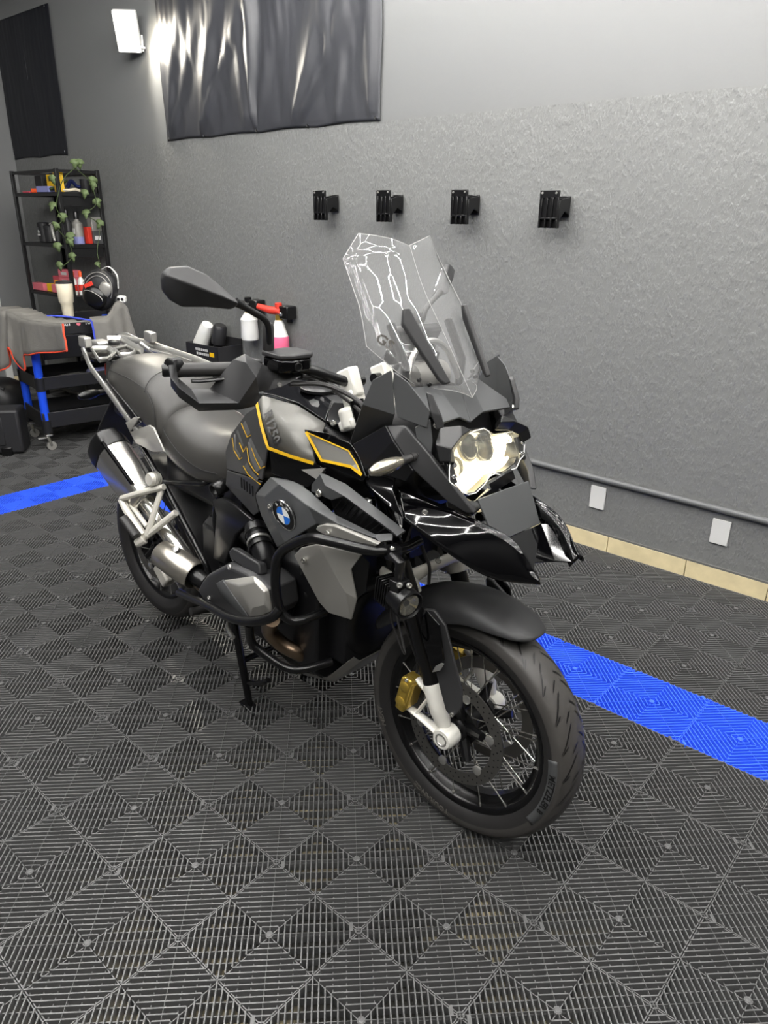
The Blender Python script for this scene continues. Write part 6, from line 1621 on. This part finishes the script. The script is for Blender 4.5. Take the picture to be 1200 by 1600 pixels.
lettering('SGT', 0.030, 'outlet_white', (0.23, -0.0275, 0.868), (1, 0, 0), (0, 0, 1), CT)
lettering('TOOLS', 0.030, 'outlet_white', (0.40, -0.0275, 0.868), (1, 0, 0), (0, 0, 1), CT)
bm = bmesh.new(); add_lathe(bm, (0.31, -0.0265, 0.868), (0, -1, 0), [(0, 0.015), (0.0015, 0.015), (0.0015, 0.005)], 8); from_bm('emblem', bm, 'pink', CT, smooth=0)
wbox('drawer', (0.05, -0.018, 0.640), (CL - 0.02, -0.002, 0.795), 'engine_black', CT, bevel=0.004)
def ctw(x, y, z):
    return C0 + Matrix.Rotation(ang, 3, 'Z') @ V(x, y, z)
o = item('folded_cloth', ctw(0.25, 0.10, 0.448), (0.22, 0.14, 0.05), 'towel', 'folded grey cloth on the middle tier of the trolley', 'cloth', ang + 0.3, None, 0.015)
o = item('patterned_cloth', ctw(0.46, 0.10, 0.448), (0.18, 0.14, 0.07), 'violet', 'blue patterned cloth on the middle tier of the trolley', 'cloth', ang, None, 0.02)
gp_ = ctw(0.50, -0.10, 0.0)
q = bottle('green_bottle', (gp_.x, gp_.y, 0.0), 0.045, 0.34, 'green', 'case_black', 'green bottle standing on the floor beside the trolley')

# towels
def cloth(name, cols, rown, m, edgem, label, wav):
    rows = []
    n = len(cols)
    for j in range(rown + 1):
        t = j / rown
        rows.append([Vector(a).lerp(Vector(b_), t) + wav(i / (n - 1), t) for i, (a, b_) in enumerate(cols)])
    # refine across
    rows = [smooth_path(r, 6) for r in rows]
    rows = [[p + V(0, 0.006, 0) * noise.noise(V(p.x * 30, p.z * 14, 2)) for p in r] for r in rows]
    o = grid_surf(name, rows, m, None, solid=0.006, offset=0, smooth=180)
    tag(o, label, 'towel')
    tube('towel_edge', rows[-1], 0.006, edgem, o, n=6)
    tube('towel_edge', [r[-1] for r in rows], 0.006, edgem, o, n=6)
    return o, rows
cols = [((-5.5674, 2.1200, 0.9594), (-5.6568, 2.1000, 0.5115)), ((-5.4029, 2.1300, 0.9594), (-5.4794, 2.1000, 0.5451)), ((-5.3576, 2.1400, 0.9539), (-5.4253, 2.1200, 0.5858)), ((-5.3176, 2.1400, 0.9531), (-5.3269, 2.1200, 0.7222)), ((-5.2526, 2.1450, 0.9457), (-5.3048, 2.1200, 0.6283)), ((-5.2005, 2.1500, 0.9331), (-5.1832, 2.1150, 0.5791)),
        ((-5.1453, 2.1500, 0.9256), (-5.1680, 2.1300, 0.6792)), ((-5.0129, 2.1500, 0.9254), (-5.0452, 2.1350, 0.7023)), ((-4.8945, 2.1550, 0.9279), (-4.9251, 2.1400, 0.7290)), ((-4.7343, 2.1550, 0.9311), (-4.7382, 2.1400, 0.7517)), ((-4.5874, 2.1600, 0.9447), (-4.5308, 2.1400, 0.7886))]
o, rw = cloth('grey_towel', cols, 8, 'towel', 'towel_red', 'grey microfibre towel with an orange hem hanging over the near end of the trolley', lambda u, t: V(0, 0.016 * math.sin(u * 34 + 2 * math.sin(u * 9)) * (0.25 + t), 0))
top = rw[0]
bm = bmesh.new(); add_loft(bm, [top, [p + V(0.02, 0.05, 0.006) for p in top], [p + V(0.04, 0.16, 0.004 + 0.006 * math.sin(i)) for i, p in enumerate(top)]], closed=False, caps=False)
from_bm('towel_top', bm, 'towel', o, solid=0.006, offset=0, smooth=180)
cols = [((-4.9550, 2.5384, 0.8956), (-4.9450, 2.5415, 0.7614)), ((-4.9500, 2.5971, 0.8950), (-4.9350, 2.5923, 0.6859)), ((-4.9450, 2.6531, 0.9035), (-4.9300, 2.6471, 0.6439)), ((-4.9450, 2.6981, 0.9477), (-4.9250, 2.6907, 0.6208)), ((-4.9450, 2.7392, 0.9968), (-4.9350, 2.7458, 0.6125)), ((-4.9450, 2.7837, 0.9978), (-4.9250, 2.7928, 0.6262)), ((-4.9450, 2.8092, 0.9652), (-4.9350, 2.8491, 0.6550))]
o, rw = cloth('grey_towel', cols, 8, 'towel', 'towel', 'grey towel with a blue hem draped on the trolley under the backpack', lambda u, t: V(0.018 * math.sin(u * 20) * (0.2 + t), 0, 0))
tube('towel_edge', [r[0] for r in rw], 0.007, 'towel_blue', o, n=6)
top = rw[0]
bm = bmesh.new(); add_loft(bm, [top, [p + V(-0.02, 0.0, 0.006) for p in top], [V(p.x - 0.035, p.y + 0.01, max(0.915, p.z - 0.05)) for p in top]], closed=False, caps=False)
from_bm('towel_top', bm, 'towel', o, solid=0.006, offset=0, smooth=180)
tube('towel_edge', smooth_path([top[0], ctw(0.25, 0.05, 0.912), ctw(0.12, 0.14, 0.917)], 6), 0.007, 'towel_blue', o, n=6)
# steel tumbler and small backpack on the trolley
tp = V(*(-5.1800, 2.5563, 0.8907))
tmb = empty('tumbler', (-5.215, tp.y - 0.05, 0.905)); tag(tmb, 'cream insulated tumbler standing on the trolley beside the backpack', 'cup')
lathe('body', (0, 0, 0), (0, 0, 1), [(0, 0.035), (0.004, 0.037), (0.09, 0.042), (0.10, 0.050), (0.215, 0.056), (0.222, 0.054)], 'cream', tmb, n=24)
lathe('lid', (0, 0, 0.2222), (0, 0, 1), [(0, 0.055), (0.012, 0.055), (0.016, 0.05), (0.016, 0.001)], 'case_black', tmb, n=24)
bc = V(*(-5.0300, 2.6414, 1.0320))
BP = empty('backpack', bc + V(-0.035, 0.05, 0.050), math.radians(38)); tag(BP, 'small black backpack with a red patch lying on the trolley', 'bag')
def blob(name, c, s, m, parent, rot=None, p=2.6, n=18):
    bm = bmesh.new(); bmesh.ops.create_uvsphere(bm, u_segments=n, v_segments=n // 2 + 2, radius=1.0)
    for v in bm.verts:
        d = v.co; k = (abs(d.x) ** p + abs(d.y) ** p + abs(d.z) ** p) ** (-1 / p)
        q_ = V(d.x * k * s[0], d.y * k * s[1], d.z * k * s[2])
        if rot: q_ = rot @ q_
        v.co = q_ + Vector(c)
    return from_bm(name, bm, m, parent, smooth=180)
BP.scale = (0.88, 0.88, 0.88)
tl = Matrix.Rotation(math.radians(28), 3, 'Y')
blob('body', (0, 0, 0), (0.130, 0.075, 0.160), 'case_black', BP, tl)
blob('pocket', tl @ V(0.0, -0.060, -0.055), (0.095, 0.045, 0.085), 'black_semi', BP, tl)
for r_, h_ in ((0.118, -0.066), (0.095, -0.072)):
    tube('zip', [tl @ V(r_ * math.cos(t), h_ , 0.145 * r_ / 0.118 * math.sin(t)) for t in [PI * k / 16 for k in range(17)]], 0.0035, 'titan_grey', BP, n=5)
tube('zip', [tl @ V(0.08 * math.cos(t), -0.100, -0.045 + 0.03 * math.sin(t)) for t in [PI * k / 10 for k in range(11)]], 0.003, 'titan_grey', BP, n=5)
box('patch', tl @ V(-0.070, -0.082, 0.015), (0.075, 0.006, 0.032), 'red', BP, rot=tl @ Matrix.Rotation(-0.9, 3, 'Y'), bevel=0.002)
blob('mesh_pocket', tl @ V(0.055, -0.066, 0.045), (0.050, 0.02, 0.055), 'titan_grey', BP, tl)
tube('strap', smooth_path([tl @ V(-0.05, 0.02, 0.15), tl @ V(0.0, 0.0, 0.20), tl @ V(0.08, 0.0, 0.17), tl @ V(0.12, 0.01, 0.08)], 6), 0.010, 'bottle_white', BP, n=8, flat=0.4)
ub = V(*(-4.9700, 2.7788, 0.9655))
o = item('white_adapter', (ub.x + 0.004, ub.y + 0.012, ub.z + 0.03), (0.062, 0.04, 0.05), 'bottle_white', 'white plastic adapter with round holes lying beside the backpack', 'adapter', 0.5, None, 0.012)
for k in (-0.014, 0.014): lathe('hole', (k, -0.0195, 0.025), (0, -1, 0), [(0, 0.011), (0.001, 0.011), (0.001, 0.001)], 'case_black', o, n=10)

# --- hard case on the floor at the left edge, soft bag behind it
cs = empty('tool_case', (-5.20, 2.03, 0), math.radians(52)); tag(cs, 'black hard tool case standing on the floor at the left edge of the photo', 'case')
box('shell', (-0.30, 0.075, 0.165), (0.62, 0.19, 0.31), 'case_black', cs, bevel=0.02, seg=3)
box('rib_panel', (-0.30, -0.022, 0.17), (0.40, 0.012, 0.20), 'case_black', cs, bevel=0.006)
box('handle', (-0.16, -0.035, 0.19), (0.075, 0.016, 0.045), 'black_semi', cs, bevel=0.004)
for x in (-0.10, -0.50): box('foot', (x, -0.02, 0.03), (0.07, 0.04, 0.06), 'black_semi', cs, bevel=0.006)
for x in (-0.17, -0.40):
    for z in (0.06, 0.27): bolt((x, -0.020, z), (0, -1, 0), 0.005, cs)
bgp = V(-6.02, 2.20, 0)
bg = empty('soft_bag', bgp, 0.6); tag(bg, 'black soft bag behind the hard case at the left edge of the photo', 'bag')
blob('body', (0, 0, 0.20), (0.26, 0.18, 0.20), 'cart_black', bg, None, 3.0)
tube('bag_strap', smooth_path([(-0.18, -0.15, 0.30), (0.0, -0.17, 0.42), (0.18, -0.12, 0.34)], 6), 0.010, 'case_black', bg, n=8)
